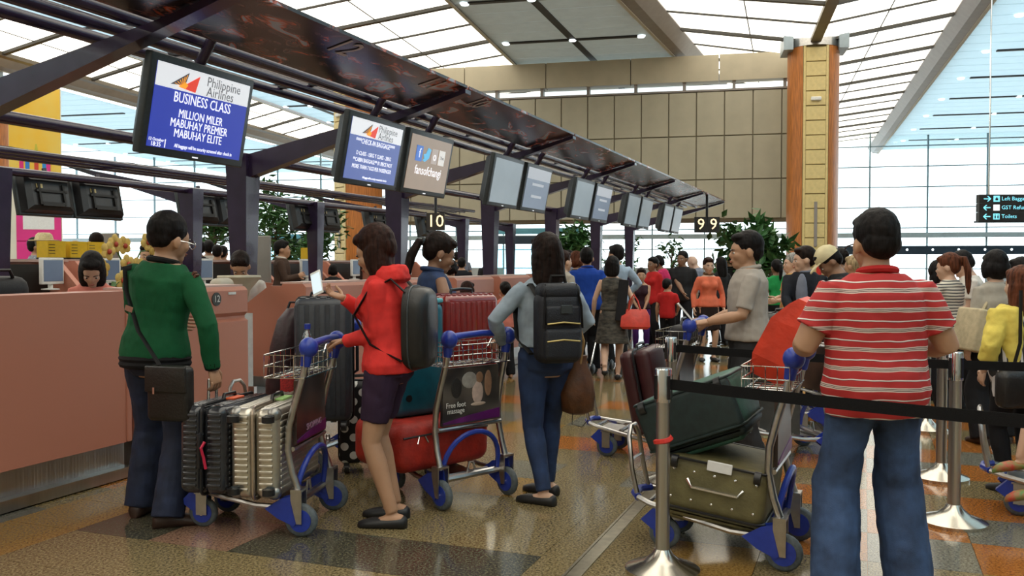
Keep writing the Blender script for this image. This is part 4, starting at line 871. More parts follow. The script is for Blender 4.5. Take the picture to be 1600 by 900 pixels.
def person(label, x, y, yaw, h=1.68, sex='m', wt=1., skn='tan', hair=('short', 'black'), top=None, bot=None, shoes=None, arms=(None, None), feet=None, lean=0., twist=0., head=(0, 0), q=0, sleeve='short', hem=.90, loose=0., group='travellers', sit=0., hand=(.35, .35), collar=None, neck=1.42, outer=None, cat='person', face=True, armw=1., roll=0.):
    """q: 0 far, 1 middle, 2 near. yaw degrees, 0 looks away from the camera, 90 looks left."""
    vox = (.017, .012, .0075)[q]; k = h/1.70; fem = sex == 'f'
    P = thing('person', label, cat, wld(x, y, 0, R(yaw)), group)
    sm = skin(skn); NS = (10, 14, 20)[q]
    lr, tr = M.Rotation(-R(lean), 3, 'X'), M.Rotation(R(twist), 3, 'Z'); rl = M.Rotation(R(roll), 3, 'Y')
    dz = -sit
    def T(p):
        p = V(p); f = min(1, max(0, (p.z - .88)/.22)); o = V((0, 0, .93)); w = p - o
        w2 = (rl @ lr @ tr @ w) if f >= 1 else w.lerp(rl @ lr @ tr @ w, f)
        return (o + w2)*k + V((0, 0, dz))
    tor = TORF if fem else TOR
    sh = (.150 if fem else .176)*(.75 + .25*wt)
    def torso(mb, z0, z1, inf, lo=0., wm=1.):
        zs = [t for t in tor if z0 < t[0] < z1]
        def at(z):
            for a, b in zip(tor, tor[1:]):
                if a[0] <= z <= b[0]: u = (z - a[0])/(b[0] - a[0]); return (z, a[1] + (b[1] - a[1])*u, a[2] + (b[2] - a[2])*u)
            return (z, *tor[0 if z < tor[0][0] else -1][1:])
        rs = []
        for (z, rx, ry) in [at(z0)] + zs + [at(z1)]:
            wf = wt if z < 1.3 else (1 + (wt - 1)*.5) if z < 1.4 else 1
            rx, ry = rx*wf + inf, ry*(wf if z > 1.2 or wt < 1.05 else wf*1.1) + inf
            if inf > .0115*k and z0 < .95 and z1 > 1.3 and z < 1.03: rx += .013; ry += .013
            if lo and z < 1.3: rx, ry = max(rx, .165*wf*lo), max(ry, .12*wf*lo)
            yo = -.01 + (.02*(wt - 1)*2 if z < 1.2 else 0) + (.008 if 1.15 < z < 1.33 else 0)
            rs.append([T((rx*cos(2*pi*j/NS), yo + ry*sin(2*pi*j/NS), z)) for j in range(NS)])
        mb.loft(rs)
        if fem and z1 > 1.3 and z0 < 1.2:
            for sx in (-1, 1): mb.ell(T((sx*.066, .085, 1.235)), V((.06, .05, .058))*k + V((inf, inf, inf)), 10, 8)
    J = {}
    ua, fa_ = .275*k, .245*k
    for i, sx in enumerate((-1, 1)):
        S_ = T((sx*sh, -.01, 1.350)); a = arms[i]
        if a is None: wv = S_ + V((sx*.07*k, .03*k, -.505*k)); pole = V((sx*.4, -1, 0))
        else:
            wv = V(a[:3])*k + V((0, 0, dz)); pole = V(a[3]) if len(a) > 3 else V((sx*.6, -.5, -.8))
        E, Wt = ik(S_, wv, ua, fa_, pole); J['a%d' % i] = (S_, E, Wt)
    ft = feet or ((-.10, .0, 8), (.10, .0, -8))
    for i, sx in enumerate((-1, 1)):
        Hp = V((sx*.088, -.005, .90))*k + V((0, 0, dz)); f = ft[i]; An = V((f[0], f[1] - .03, .085 + (f[3] if len(f) > 3 else 0)))*k
        Kn, An2 = ik(Hp, An, .435*k, .405*k, V((sx*.12, 1, .1))); J['l%d' % i] = (Hp, Kn, An2, R(f[2]), f[4] if len(f) > 4 else 0)
    ar = .86 if fem else 1.; ar *= (.55 + .45*wt)*k*armw
    lg = (.98 if fem else 1.)*(.5 + .5*wt)*k
    def arm(mb, i, inf, frac, r_end=None):
        S_, E, Wt = J['a%d' % i]; pts = [S_ + (S_ - E)*.06, S_.lerp(E, .3), S_.lerp(E, .62), E, E.lerp(Wt, .3), E.lerp(Wt, .7), Wt]; rr = [.044/armw, .051/(armw**.5), .046, .041, .042, .034, .027]; u = [0, .15, .31, .5, .65, .85, 1.]
        P_, R_ = [], []
        for p, r, uu in zip(pts, rr, u):
            if uu <= frac: P_.append(p); R_.append(r*ar + inf)
        if frac < 1:
            for n_ in range(len(u) - 1):
                if u[n_] <= frac < u[n_ + 1]:
                    v = (frac - u[n_])/(u[n_ + 1] - u[n_]); P_.append(pts[n_].lerp(pts[n_ + 1], v + .001)); R_.append((rr[n_]*(1 - v) + rr[n_ + 1]*v)*ar + (r_end if r_end else inf*1.25))
        mb.tube(P_, R_, NS - 2)
    def leg(mb, i, inf, frac, hemr=None):
        Hp, Kn, An, yw, pt = J['l%d' % i]; pts = [Hp + V((0, 0, .04))*k, Hp.lerp(Kn, .25), Hp.lerp(Kn, .6), Kn, Kn.lerp(An, .28), Kn.lerp(An, .65), An]; rr = [.088, .088, .072, .056, .058, .045, .037]; u = [0, .12, .3, .5, .64, .83, 1.]
        if hemr: rr = [max(r, hemr/lg if uu > .4 else r) for r, uu in zip(rr, u)]
        P_, R_ = [], []
        for p, r, uu in zip(pts, rr, u):
            if uu <= frac: P_.append(p); R_.append(r*lg + inf)
        if frac < 1:
            for n_ in range(len(u) - 1):
                if u[n_] <= frac < u[n_ + 1]:
                    v = (frac - u[n_])/(u[n_ + 1] - u[n_]); P_.append(pts[n_].lerp(pts[n_ + 1], v + .001)); R_.append((rr[n_]*(1 - v) + rr[n_ + 1]*v)*lg + inf)
        elif hemr: d = (An - Kn).normalized(); P_.append(An + d*.035*k); R_.append(hemr + inf)
        mb.tube(P_, R_, NS - 2)
    def foot(mb, i, inf, low=False):
        Hp, Kn, An, yw, pt = J['l%d' % i]; rm = M.Rotation(yw, 3, 'Z') @ M.Rotation(-R(pt), 3, 'X'); n_ = 12
        prof = [(-.075, .012, .03, .045), (-.06, .032, .036, .075 if not low else .06), (-.0, .034, .034, .085 if not low else .055), (.06, .038, .03, .062 if not low else .05), (.11, .043, .026, .046), (.155, .036, .02, .034), (.185, .014, .014, .022)]
        rs = []
        for yy, rx, _, zh in prof:
            rs.append([An + rm @ (V(((rx + inf)*cos(2*pi*j/n_), yy + (inf if yy > .1 else -inf if yy < -.05 else 0), -.085 + zh/2 + (zh/2 + inf)*sin(2*pi*j/n_)))*k) for j in range(n_)])
        mb.loft(rs)
    # head frame
    nb = T((0, -.015, 1.43)); hb = T((0, .008, 1.462)); hy, hp = head
    tq = (rl @ lr @ tr).to_4x4(); HM_ = M.Translation(hb) @ tq @ M.Rotation(R(hy), 4, 'Z') @ M.Rotation(-R(hp), 4, 'X') @ M.Scale(k*1.16 if h > 1.4 else k*1.22, 4)
    hr = HM_.to_3x3()
    # body
    B = MB(); torso(B, .79, 1.45, 0)
    for i in (0, 1):
        arm(B, i, 0, 1); leg(B, i, 0, 1); foot(B, i, 0)
        S_ = J['a%d' % i][0]; B.ell(S_ + V((0, 0, -.012)), V((.05, .05, .042))*(ar/armw), 10, 8)
    B.tube([nb - V((0, 0, .03)), nb.lerp(hb, .6), HM_ @ V((0, -.012, .06))], [.062*k if not fem else .052*k, .056*k if not fem else .045*k, .05*k], NS)
    he = lambda c, r: B.ell(HM_ @ V(c), r, 16, 12, hr)
    he((0, -.012, .098), (.074, .092, .100)); he((0, .028, .045), (.058, .062, .072)); he((0, .05, -.002), (.038, .042, .036)); he((0, .048, .09), (.056, .044, .05))
    B.tube([HM_ @ V((0, .084, .082)), HM_ @ V((0, .102, .052)), HM_ @ V((0, .092, .038))], [.008*k, .0135*k, .009*k], 8); he((0, .089, .018), (.021, .010, .011))
    for sx in (-1, 1): he((sx*.077, -.008, .062), (.010, .02, .03)); he((sx*.03, .06, .05), (.026, .03, .03))
    X = MB(); hs = .92 if fem else 1.
    for i, sx in enumerate((-1, 1)):
        S_, E, Wt = J['a%d' % i]; a = arms[i]; d = (Wt - E).normalized()
        if a is not None and len(a) > 4: d = V(a[4]).normalized()
        pn = V(a[5]) if a is not None and len(a) > 5 else V((-sx, .15, 0)); pn = (pn - d*pn.dot(d)).normalized(); sd = d.cross(pn).normalized()
        if sd.dot(V((0, 1, .3))) < 0: sd = -sd            # thumb side forward / up
        kk = k*hs; o0 = Wt - d*.012*kk
        rings = []
        for u, wd, th in ((0, .026, .021), (.03, .034, .019), (.06, .040, .017), (.088, .040, .014), (.096, .036, .010)):
            rings.append([o0 + d*u*kk + sd*(wd*cos(2*pi*j/10)*kk) + pn*(th*sin(2*pi*j/10)*kk) for j in range(10)])
        X.loft(rings)
        cu = hand[i]
        for f_, (off, ln) in enumerate(((.030, .070), (.010, .080), (-.011, .074), (-.031, .056))):
            p = o0 + d*.088*kk + sd*off*kk; dd = d + sd*off*1.6; pts = [p - dd*.01*kk, p]; ang = 0
            for sgm, b in ((.45, 45), (.32, 60), (.23, 40)):
                ang += cu*R(b); v = (dd*cos(ang) + pn*sin(ang)).normalized(); p = p + v*ln*sgm*kk; pts.append(p)
            X.tube(pts, [.0095*kk, .0095*kk, .0088*kk, .0078*kk, .0055*kk], 7)
        p = o0 + d*.03*kk + sd*.03*kk; v1 = (d*.6 + sd*.75 + pn*.35).normalized(); p2 = p + v1*.036*kk; p3 = p2 + (d*.9 + sd*.25 + pn*.5*(cu + .3)).normalized()*.032*kk; p4 = p3 + (d*.9 + pn*.7*(cu + .2)).normalized()*.024*kk
        X.tube([p - v1*.015*kk, p, p2, p3, p4], [.012*kk, .0135*kk, .0115*kk, .010*kk, .006*kk], 7)
    grow(B, 'body', sm, P, vox, 3, extra=X)
    # face details
    if face:
        dk = mat('eye_dark', (.012, .009, .008), .3, 0, 0); ey = MB(); eb = MB()
        wh = MB()
        for sx in (-1, 1):
            wh.ell(HM_ @ V((sx*.031, .0815, .068)), (.0135, .006, .0065), 10, 6, hr); ey.ell(HM_ @ V((sx*.031, .0865, .068)), (.0062, .0035, .0062), 8, 6, hr)
            eb.tube([HM_ @ V((sx*.014, .092, .086)), HM_ @ V((sx*.03, .090, .091)), HM_ @ V((sx*.048, .078, .087))], [.0035*k, .004*k, .002*k], 5)
        w_ = wh.build('eyes', mat('eye_white', (.6, .58, .55), .3, 0, 0), P, True); ey.build('iris', dk, w_, True); eb.build('eyebrows', dk, P, True)
        MB().ell(HM_ @ V((0, .0985, .0185)), (.021, .005, .0045), 10, 6, hr).ell(HM_ @ V((0, .097, .011)), (.017, .0055, .005), 10, 6, hr).build('mouth', mat('lip_%s' % skn, tuple(c*f for c, f in zip(SKN[skn], (.85, .5, .5))), .4, 0, 0), P, True)
    # hair
    st_, hc = hair[0], hair[1]
    if st_ != 'bald':
        Hh = MB(); hm = hairm(hc); he2 = lambda c, r: Hh.ell(HM_ @ V(c), r, 16, 12, hr)
        he2((0, -.022, .118), (.083, .098, .094))
        if st_ == 'short': he2((0, -.055, .075), (.074, .058, .068)); he2((0, .03, .165), (.062, .058, .032))
        elif st_ == 'crop': he2((0, -.05, .08), (.074, .056, .06))
        elif st_ == 'bob': he2((0, -.045, .06), (.092, .075, .085)); [he2((sx*.074, .0, .06), (.022, .05, .075)) for sx in (-1, 1)]; he2((0, .045, .15), (.066, .05, .04))
        elif st_ in ('long', 'pony', 'bun', 'half'):
            he2((0, -.05, .085), (.077, .064, .078)); he2((0, .035, .158), (.064, .052, .034))
            if st_ == 'long':
                Ln = hair[2] if len(hair) > 2 else .35; rs = []
                back = tq.to_3x3()
                for u, rx, ry, by in ((0, .080, .085, 0), (.12, .091, .086, 0), (.3, .094, .078, .006), (.5, .096, .064, .022), (.75, .092, .046, .04), (.93, .074, .034, .045), (1., .05, .02, .045)):
                    c = HM_ @ V((0, -.036, .12)) + V((0, 0, -(Ln + .03)*u*k)) + (back @ V((0, -by, 0)))*k
                    rs.append([c + (hr @ V((rx*cos(2*pi*j/16), ry*sin(2*pi*j/16), 0))) for j in range(16)])
                Hh.loft(rs)
            if st_ == 'pony':
                Ln = hair[2] if len(hair) > 2 else .3; z0 = hair[3] if len(hair) > 3 else .12
                Hh.tube([HM_ @ V((0, -.10, z0)), HM_ @ V((0, -.145, z0 - .01)), HM_ @ V((0, -.16, z0 - Ln*.35)), HM_ @ V((0, -.145, z0 - Ln*.75)), HM_ @ V((0, -.135, z0 - Ln))], [.022*k, .03*k, .036*k, .03*k, .01*k], 10)
            if st_ == 'bun': he2((0, -.115, .12), (.042, .036, .042))
        grow(Hh, 'hair', hm, P, (.014, .009, .006)[q], 3, .006 if q else .0, .03)
    # trousers, skirt or dress
    if bot:
        kind, bm_ = bot[0], bot[1]; G = MB()
        if kind in ('pants', 'shorts', 'leggings'):
            inf = (.012 if kind == 'pants' else .010 if kind == 'leggings' else .014)*k; torso(G, .80, bot[3] if len(bot) > 3 else (min(1.02, hem + .04) if hem < .93 else 1.02), inf)
            for i in (0, 1): leg(G, i, inf, 1 if kind != 'shorts' else (bot[2] if len(bot) > 2 else .25), (bot[2]*k if kind == 'pants' and len(bot) > 2 else None))
            grow(G, 'trousers' if kind == 'pants' else kind, bm_, P, vox, 3, (0, .008, .012)[q]*(.4 if kind == 'leggings' else 1), .07)
        else:
            zh, fl_ = bot[2], bot[3] if len(bot) > 3 else .2; rs = []
            for z, rx, ry in ((min(1.06, hem + .06), .125*wt, .098*wt), (min(.98, hem + .03), .15*wt, .112*wt), (min(.90, hem), .178*wt, .135*wt), ((.9 + zh)/2, (.18*wt + fl_)/2, (.14*wt + fl_*.8)/2), (zh, fl_, fl_*.8)):
                rs.append([(T((rx*cos(2*pi*j/20), -.01 + ry*sin(2*pi*j/20), z))) for j in range(20)])
            G.loft(rs); grow(G, 'skirt', bm_, P, vox, 3, (0, .01, .014)[q], .07)
    if top:
        G = MB(); inf = (.014 if not loose else .020)*k; torso(G, hem, neck, inf, loose)
        fr = {'short': .35, 'half': .42, 'long': .985, 'none': 0, 'cap': .12}[sleeve]
        for i in (0, 1):
            if fr: arm(G, i, (.012 if sleeve != 'short' else .016)*k, fr, (.024*k if sleeve == 'short' else None)); G.ell(J['a%d' % i][0] + V((0, 0, -.012)), V((.064, .064, .054))*(ar/armw), 10, 8)
        grow(G, 'shirt' if not outer else outer, top, P, vox, 3, (0, .009, .012)[q], .08)
    if collar:
        C = MB(); rs = []
        for z, r1_, r2_ in ((1.405, .085, .078), (1.435, .073, .070), (1.46, .066, .066)): rs.append([T((r1_*cos(2*pi*j/20), -.012 + r2_*sin(2*pi*j/20), z)) for j in range(20)])
        C.tube([T((.074*cos(2*pi*j/20), -.014 + .070*sin(2*pi*j/20), 1.428 + .012*(-sin(2*pi*j/20)))) for j in range(20)], .017*k, 8, True); C.build('collar', collar, P, True)
    if shoes:
        for i in (0, 1):
            F_ = MB(); foot(F_, i, .008, shoes[1] if len(shoes) > 1 else False); F_.build('shoe', shoes[0], P, True, 60)
    P['hm'] = 0; del P['hm']
    return P, HM_, T, J, k
# ================================================================ the cast
wred = (.62, .035, .03)
shirt_str = stripes('striped_polo', [(0, (.42, .022, .022)), (.27, (.62, .50, .44)), (.33, (.06, .03, .03)), (.36, (.60, .48, .42)), (.41, (.06, .03, .03)), (.44, (.62, .50, .44)), (.50, (.42, .022, .022)), (.79, (.05, .02, .03)), (.81, (.72, .66, .62)), (.87, (.42, .022, .022))], .082, 2, .8, .012)
bw_str = stripes('striped_top_fine', [(0, (.62, .58, .48)), (.62, (.05, .05, .06))], .028, 2, .8, .008); vert_str = stripes('striped_vertical', [(0, (.02, .02, .02)), (.5, (.6, .58, .58))], .026, 0, .8, .008)
shoe_b = mat('shoe_black', (.010, .010, .011), .5, 0, .1, 30); shoe_br = mat('shoe_brown', (.035, .015, .008), .5, 0, .1, 30)
strapm = mat('strap_black', (.008, .007, .007), .6, 0, .1, 60, spec=.2)
# -- man in green jacket
green = cloth('green', (.008, .085, .032), .1, .08); blk = cloth('black', (.008, .008, .009))
P1, H1, T_, J1, k1 = person('man in a green jacket and dark jeans at the pink counter, back turned', -2.0, 5.1, -16, 1.74, 'm', 1.0, 'tan', ('crop', 'black'), green, ('pants', denim_d, .075), (shoe_br,), ((-.14, .33, 1.08, (-1, -.3, -.6)), (.34, .02, .84, (1, -.6, 0), (.25, .1, -1))), ((-.15, .08, 10), (.15, -.08, -50)), q=2, sleeve='long', hem=.88, loose=1.02, head=(-18, 6), collar=blk, hand=(.4, .7), outer='jacket', face=True, roll=7)
rs = []
mb = MB(); [mb.tube([T_(((.182)*cos(2*pi*j/24), -.01 + .14*sin(2*pi*j/24), z)) for j in range(24)], .022, 8, True) for z in (.895, .865)]; mb.build('hem_band', blk, P1, True)
S_, E_, W_ = J1['a1']; MB().tube([E_.lerp(W_, .84), E_.lerp(W_, .92), E_.lerp(W_, 1.0)], [.046, .044, .040], 14).build('cuff', blk, P1, True)
MB().tube([H1 @ V((.081, -.01, .075)), H1 @ V((.083, .04, .075)), H1 @ V((.07, .09, .07))], .003, 5).tube([H1 @ V((.045 + .022*cos(a), .10, .065 + .018*sin(a))) for a in [2*pi*q/14 for q in range(14)]], .002, 5, True).build('glasses', chrome, P1, True)
for q in range(2): MB().box(T_((.205 + .012*q, -.03, 1.37 - .012*q)), (.012, .03, .06), M.Rotation(.6, 3, 'Y')).build('shoulder_stripe', mat('epaulette', (.10, .03, .015), .6, 0, 0), P1)
bg_ = thing('crossbody_bag', 'black leather crossbody bag on the green jacket man hip', 'bag', P1.matrix_world @ M.Translation(V((.24, -.20, .60))))
MB().rbox((0, 0, .15), (.26, .08, .30), .03).build('bag_body', mat('black_leather', (.012, .010, .009), .4, 0, .15, 20, .2, 80), bg_, True); MB().rbox((0, -.045, .23), (.25, .02, .14), .008).build('flap', MATS['black_leather'], bg_, True); MB().box((-.06, -.06, .17), (.012, .01, .035)).build('zip_pull', chrome, bg_)
MB().tube([(-.06, -.01, .30), (-.2, -.0, .48), (-.3, .03, .70), (-.355, .09, .815), (-.36, .20, .83)], .017, 8, flat=.25).build('strap', strapm, bg_, True); MB().box((-.255, .0, .60), (.05, .012, .03), M.Rotation(.3, 3, 'Y')).build('buckle', chrome, bg_)
# -- girl in red hoodie
redh = cloth('red', (.70, .040, .035), .15, .1)
P2, H2, T_, J2, k2 = person('girl in a red hoodie and dark shorts holding a phone beside the front trolley', px(606, 5.05), 5.05, 78, 1.67, 'f', .98, 'tan', ('long', 'brown', .30), redh, ('shorts', cloth('plum', (.035, .018, .04)), .36), (shoe_b, True), ((-.05, .24, 1.03, (-.35, -1, -.5), (.15, 1, -.1), (0, 0, -1)), (.07, .30, 1.27, (.6, -.2, -1), (-.1, 1, .35), (-.2, 0, 1))), ((-.11, -.03, 6), (.09, .02, 4)), q=2, sleeve='long', hem=.86, loose=1.08, head=(0, 22), hand=(.75, .6), lean=3, outer='hoodie')
Hd = MB(); Hd.loft([[T_((r_*cos(2*pi*j/18), -.045 + q_*sin(2*pi*j/18), z)) for j in range(18)] for z, r_, q_ in ((1.345, .09, .06), (1.375, .135, .105), (1.42, .125, .10), (1.455, .10, .085), (1.46, .07, .06))]); grow(Hd, 'hood', redh, P2, .008, 3, .014, .05)
ph = thing('phone', 'white smartphone held up by the red hoodie girl', 'phone', M.Translation(P2.matrix_world @ (J2['a1'][2] + V((-.065, .13, .085)))) @ M.Rotation(R(-25), 4, 'Z') @ M.Rotation(R(-22), 4, 'Y') @ M.Rotation(R(-15), 4, 'X'))
MB().rbox((0, 0, 0), (.072, .009, .145), .004).build('phone_body', white, ph, True); MB().box((0, -.0052, 0), (.064, .001, .115)).build('screen', mat('phone_screen', (.5, .6, .65), .2, 0, 0, emit=(.6, .72, .8), es=.8), ph)
def backpack(P, label, w, d, h, z, m, hard=False, y=-.15, logo=False, roll=0):
    b = thing('backpack', label, 'backpack', P.matrix_world @ M.Translation(V((0, y - d/2, z))) @ M.Rotation(roll, 4, 'Y'))
    if hard:
        MB().loft([[V((w/2*a*(abs(cos(t))**.6)*(1 if cos(t) > 0 else -1), d*yy, h/2 + h/2*c*(abs(sin(t))**.6)*(1 if sin(t) > 0 else -1))) for t in [2*pi*j/28 for j in range(28)]] for yy, a, c in ((.5, .9, .94), (.45, 1, 1), (0., 1, 1), (-.3, .94, .96), (-.45, .82, .88), (-.5, .6, .7))]).build('shell', m, b, True, 50)
        MB().tube([V((w/2*1.01*(abs(cos(t))**.6)*(1 if cos(t) > 0 else -1), d*.2, h/2 + h/2*1.01*(abs(sin(t))**.6)*(1 if sin(t) > 0 else -1))) for t in [2*pi*j/28 for j in range(28)]], .006, 5, True).build('zip', dgrey, b)
        MB().tube([(w*.51, .0, h*.72), (w*.52, -.02, h*.68), (w*.51, -.035, h*.72)], .002, 4).build('logo', white, b)
    else:
        MB().rbox((0, 0, h/2), (w, d, h), .06, n=4).build('body', m, b, True, 60); MB().rbox((0, -d*.5, h*.28), (w*.82, d*.35, h*.44), .035).build('front_pocket', m, b, True, 60); MB().rbox((0, -d*.5, h*.68), (w*.78, d*.22, h*.26), .03).build('upper_pocket', m, b, True, 60)
        MB().rbox((0, -.0, h + .0), (w*.9, d*.95, .10), .04).build('top_flap', m, b, True)
        for zz in (h*.56, h*.32): MB().tube([(-w*.36, -d*.66, zz), (0, -d*.68, zz + .01), (w*.36, -d*.66, zz)], .005, 5).build('zip', mat('brass_zip', (.35, .28, .12), .35, 1, 0), b)
        MB().rbox((.02, -d*.62, h*.76), (.07, .01, .05), .003).build('patch', dgrey, b)
        for sx in (-1, 1): MB().tube([(sx*w*.34, -d*.3, h + .04), (sx*w*.4, -d*.6, h*.8), (sx*w*.42, -d*.62, h*.5)], .014, 6, flat=.4).build('compression_strap', strapm, b, True)
        MB().tube([(-.05, 0, h + .04), (-.04, 0, h + .09), (.04, 0, h + .09), (.05, 0, h + .04)], .011, 6).build('grab_handle', strapm, b, True)
    for sx in (-1, 1): MB().tube([(sx*.10, d*.4, h*.93), (sx*.12, d*.5 + .06, h + .04), (sx*.13, d*.5 + .19, h*.93), (sx*.15, d*.5 + .26, h*.66), (sx*.17, d*.5 + .16, h*.32), (sx*.14, d*.45, h*.12)], .021, 8, flat=.3).build('shoulder_strap', strapm, b, True)
    return b
backpack(P2, 'black hard shell backpack worn by the red hoodie girl', .30, .14, .46, .86, mat('black_shell', (.010, .010, .011), .35, 0, .1, 20, .1, 80), True, -.12)
# -- sleeveless denim woman
P3_, H3, T_, J3, k3 = person('woman with ponytail in a sleeveless denim shirt behind the red suitcase', px(678, 6.35), 6.35, -62, 1.665, 'f', 1., 'brown', ('pony', 'dkbrown', .30, .11), cloth('denim_mid', (.05, .075, .12), .2, .2), ('pants', denim_d), (shoe_b,), (None, (.10, .14, 1.19, (.9, -.6, -.6), (-.2, 1, .05), (0, 0, -1))), q=2, sleeve='none', hem=.9, head=(-8, 22), hand=(.3, .5), collar=cloth('denim_mid', (.05, .075, .12)), neck=1.43)
MB().ell(H3 @ V((.08, .0, .03)), .009, 8, 6).build('earring', white, P3_, True); MB().tube([J3['a1'][2] + V((.03*cos(a), .012*sin(a), .03*sin(a))) for a in [2*pi*q/12 for q in range(12)]], .006, 5, True).build('bracelet', mat('gold', (.7, .5, .15), .3, 1, 0), P3_)
MB().tube([H3 @ V((.02*cos(a), -.125, .11 + .02*sin(a))) for a in [2*pi*q/10 for q in range(10)]], .009, 6, True).build('hair_tie', dgrey, P3_)
# -- denim jacket woman with backpack
P4, H4, T_, J4, k4 = person('woman in a light denim shirt and dark skinny jeans, back turned, with backpack', px(853, 5.52), 5.52, 17, 1.63, 'f', 1.02, 'light', ('long', 'dkbrown', .32), denim_g, ('leggings', denim_m), (shoe_b, True), ((-.24, .16, 1.0, (-1, -.5, -.2), (-.3, 1, 0), (0, 0, -1)), (.17, .2, 1.0, (1, -.5, -.15))), ((-.05, -.08, 42), (.06, .16, 35)), q=2, sleeve='long', hem=.98, loose=1.08, head=(6, 4), hand=(.7, .5))
MB().tube([T_((.145*cos(2*pi*j/20), -.01 + .115*sin(2*pi*j/20), 1.0)) for j in range(20)], .022, 8, True).build('belt', strapm, P4, True)
backpack(P4, 'dark navy backpack with zip pockets worn by the denim woman', .28, .16, .42, .86, mat('navy_nylon', (.008, .010, .016), .6, 0, .15, 30, .25, 150), False, -.13)
bb_ = thing('drawstring_bag', 'brown leather pouch bag hanging at the denim woman right hip', 'bag', P4.matrix_world @ M.Translation(V((.20, -.02, .52))))
MB().loft([[V((a*cos(2*pi*j/16), b*sin(2*pi*j/16), z)) for j in range(16)] for z, a, b in ((0, .05, .04), (.02, .10, .08), (.12, .11, .09), (.24, .09, .07), (.32, .055, .045), (.36, .06, .05))]).build('bag_body', mat('brown_leather', (.10, .035, .010), .5, 0, .25, 12, .4, 30), bb_, True, 80)
MB().tube([(0, -.04, .3), (.02, -.05, .45), (-.02, -.02, .62)], .008, 6).build('strap', mat('tan_strap', (.3, .17, .06), .5, 0, 0), bb_); MB().tube([(-.05, -.05, .02), (-.06, -.06, -.05), (.0, -.07, -.07), (.05, -.05, -.03)], .0025, 4).build('loose_string', strapm, bb_)
# -- grey shirted man
gsh = cloth('stone', (.38, .34, .30), .12, .06)
P5, H5, T_, J5, k5 = person('man in a short sleeved stone grey shirt in profile beside a trolley', px(1168, 6.6), 6.6, 82, 1.68, 'm', 1.06, 'tan', ('short', 'black'), gsh, ('pants', cloth('charcoal', (.03, .03, .032)), .08), (shoe_b,), ((-.2, .30, 1.04, (-.4, -.6, -1), (0, 1, -.1), (.3, 0, -1)), (.15, .3, 1.0, (.4, -.6, -1))), q=2, sleeve='half', hem=.90, loose=1.08, head=(6, 4), hand=(.5, .5), collar=gsh)
pp_ = thing('travel_documents', 'white booklet and ticket held by the grey shirted man', 'booklet', P5.matrix_world @ M.Translation(J5['a0'][2] + V((-.01, .14, .05))) @ M.Rotation(R(-40), 4, 'X'))
MB().box((0, 0, .03), (.10, .012, .15)).build('booklet', paper, pp_); MB().box((-.0, -.008, .01), (.07, .003, .06)).build('printed_photo', mat('print_dark', (.08, .05, .04), .5, 0, .3, 60), pp_)
# -- striped shirt man
P6, H6, T_, J6, k6 = person('heavy man in a red striped polo shirt and blue jeans, back turned, nearest at right', px(1369, 3.93), 3.93, -3, 1.68, 'm', 1.17, 'tan', ('short', 'black'), shirt_str, ('pants', denim, .093, 1.0), (shoe_br,), ((-.24, .24, 1.08, (-.6, -.3, -1)), (.25, .24, 1.08, (.6, -.3, -1))), armw=1.22, feet=((-.17, .0, 8), (.15, .02, -6)), q=2, sleeve='short', hem=.80, loose=1.12, head=(8, 8), collar=cloth('polo_red', (.42, .02, .02)))
MB().tube([H6 @ V((-.08, -.01, .075)), H6 @ V((-.083, .05, .075)), H6 @ V((-.075, .09, .07))], .003, 5).tube([H6 @ V((-.05 + .022*cos(a), .098, .066 + .016*sin(a))) for a in [2*pi*q/14 for q in range(14)]], .002, 5, True).build('glasses', black, P6, True)
# ---------------------------------------------------------------- middle distance
blue_p = cloth('royal_blue', (.012, .055, .33)); skyb = cloth('sky_blue', (.36, .46, .58)); coral = cloth('coral', (.72, .17, .09)); redt = cloth('tomato', (.5, .02, .02)); dk = cloth('dark', (.018, .018, .02)); whitec = cloth('white', (.66, .62, .56)); beige = cloth('greige', (.36, .33, .28)); blackp = cloth('black_trousers', (.010, .010, .012)); lace = mat('dark_lace', (.012, .012, .012), .7, 0, 0, 14, .2, 60, col2=(.10, .09, .07), stretch=(1, 1, 2.5)); pinkc = cloth('magenta', (.55, .03, .12)); greenc2 = cloth('bright_green', (.02, .30, .08)); orangec = cloth('bright_orange', (.80, .20, .01)); plaid = mat('plaid', (.5, .16, .06), .8, 0, 0, 18, col2=(.65, .45, .12)); navy = cloth('navy_jacket', (.012, .014, .02)); greysh = cloth('blue_grey', (.20, .22, .28)); pinku = cloth('pink_uniform', (.62, .20, .15)); checks = mat('checks', (.35, .36, .38), .8, 0, 0, 25, col2=(.06, .08, .12)); yel = cloth('yellow', (.72, .58, .12))
def mid(label, x, Y, yaw, h, **kw):
    kw.setdefault('q', 1 if Y < 12.5 else 0); kw.setdefault('bot', ('pants', blackp, .075)); kw.setdefault('shoes', (shoe_b,)); return person(label, px(x, Y), Y, yaw, h, **kw)
mid('man in a royal blue polo shirt, back turned', 917, 12, 8, 1.65, wt=1.15, top=blue_p, sleeve='short', hem=.85, head=(-15, 0), collar=blue_p)
mid('man in a pale blue long sleeved shirt behind the black dress woman', 962, 12.6, 20, 1.70, top=skyb, sleeve='long', hem=.88, head=(25, 0), arms=(None, (.25, .15, 1.0, (1, -.4, -.3))))
PD, HD, TD, JD, kd = mid('woman in a black patterned sleeveless dress walking with a red handbag', 957, 11.25, -12, 1.53, sex='f', skn='light', hair=('long', 'black', .16), top=lace, sleeve='none', hem=.95, bot=('skirt', lace, .50, .24), shoes=(shoe_b, True), arms=((-.27, .05, .86), (.2, .05, .95)), feet=((-.07, -.28, 0, .12, -35), (.07, .1, 0)), head=(-10, 5), neck=1.40)
hb = thing('red_handbag', 'red leather handbag carried by the black dress woman', 'bag', wld(px(993, 11.05), 11.05, .64, R(-10)))
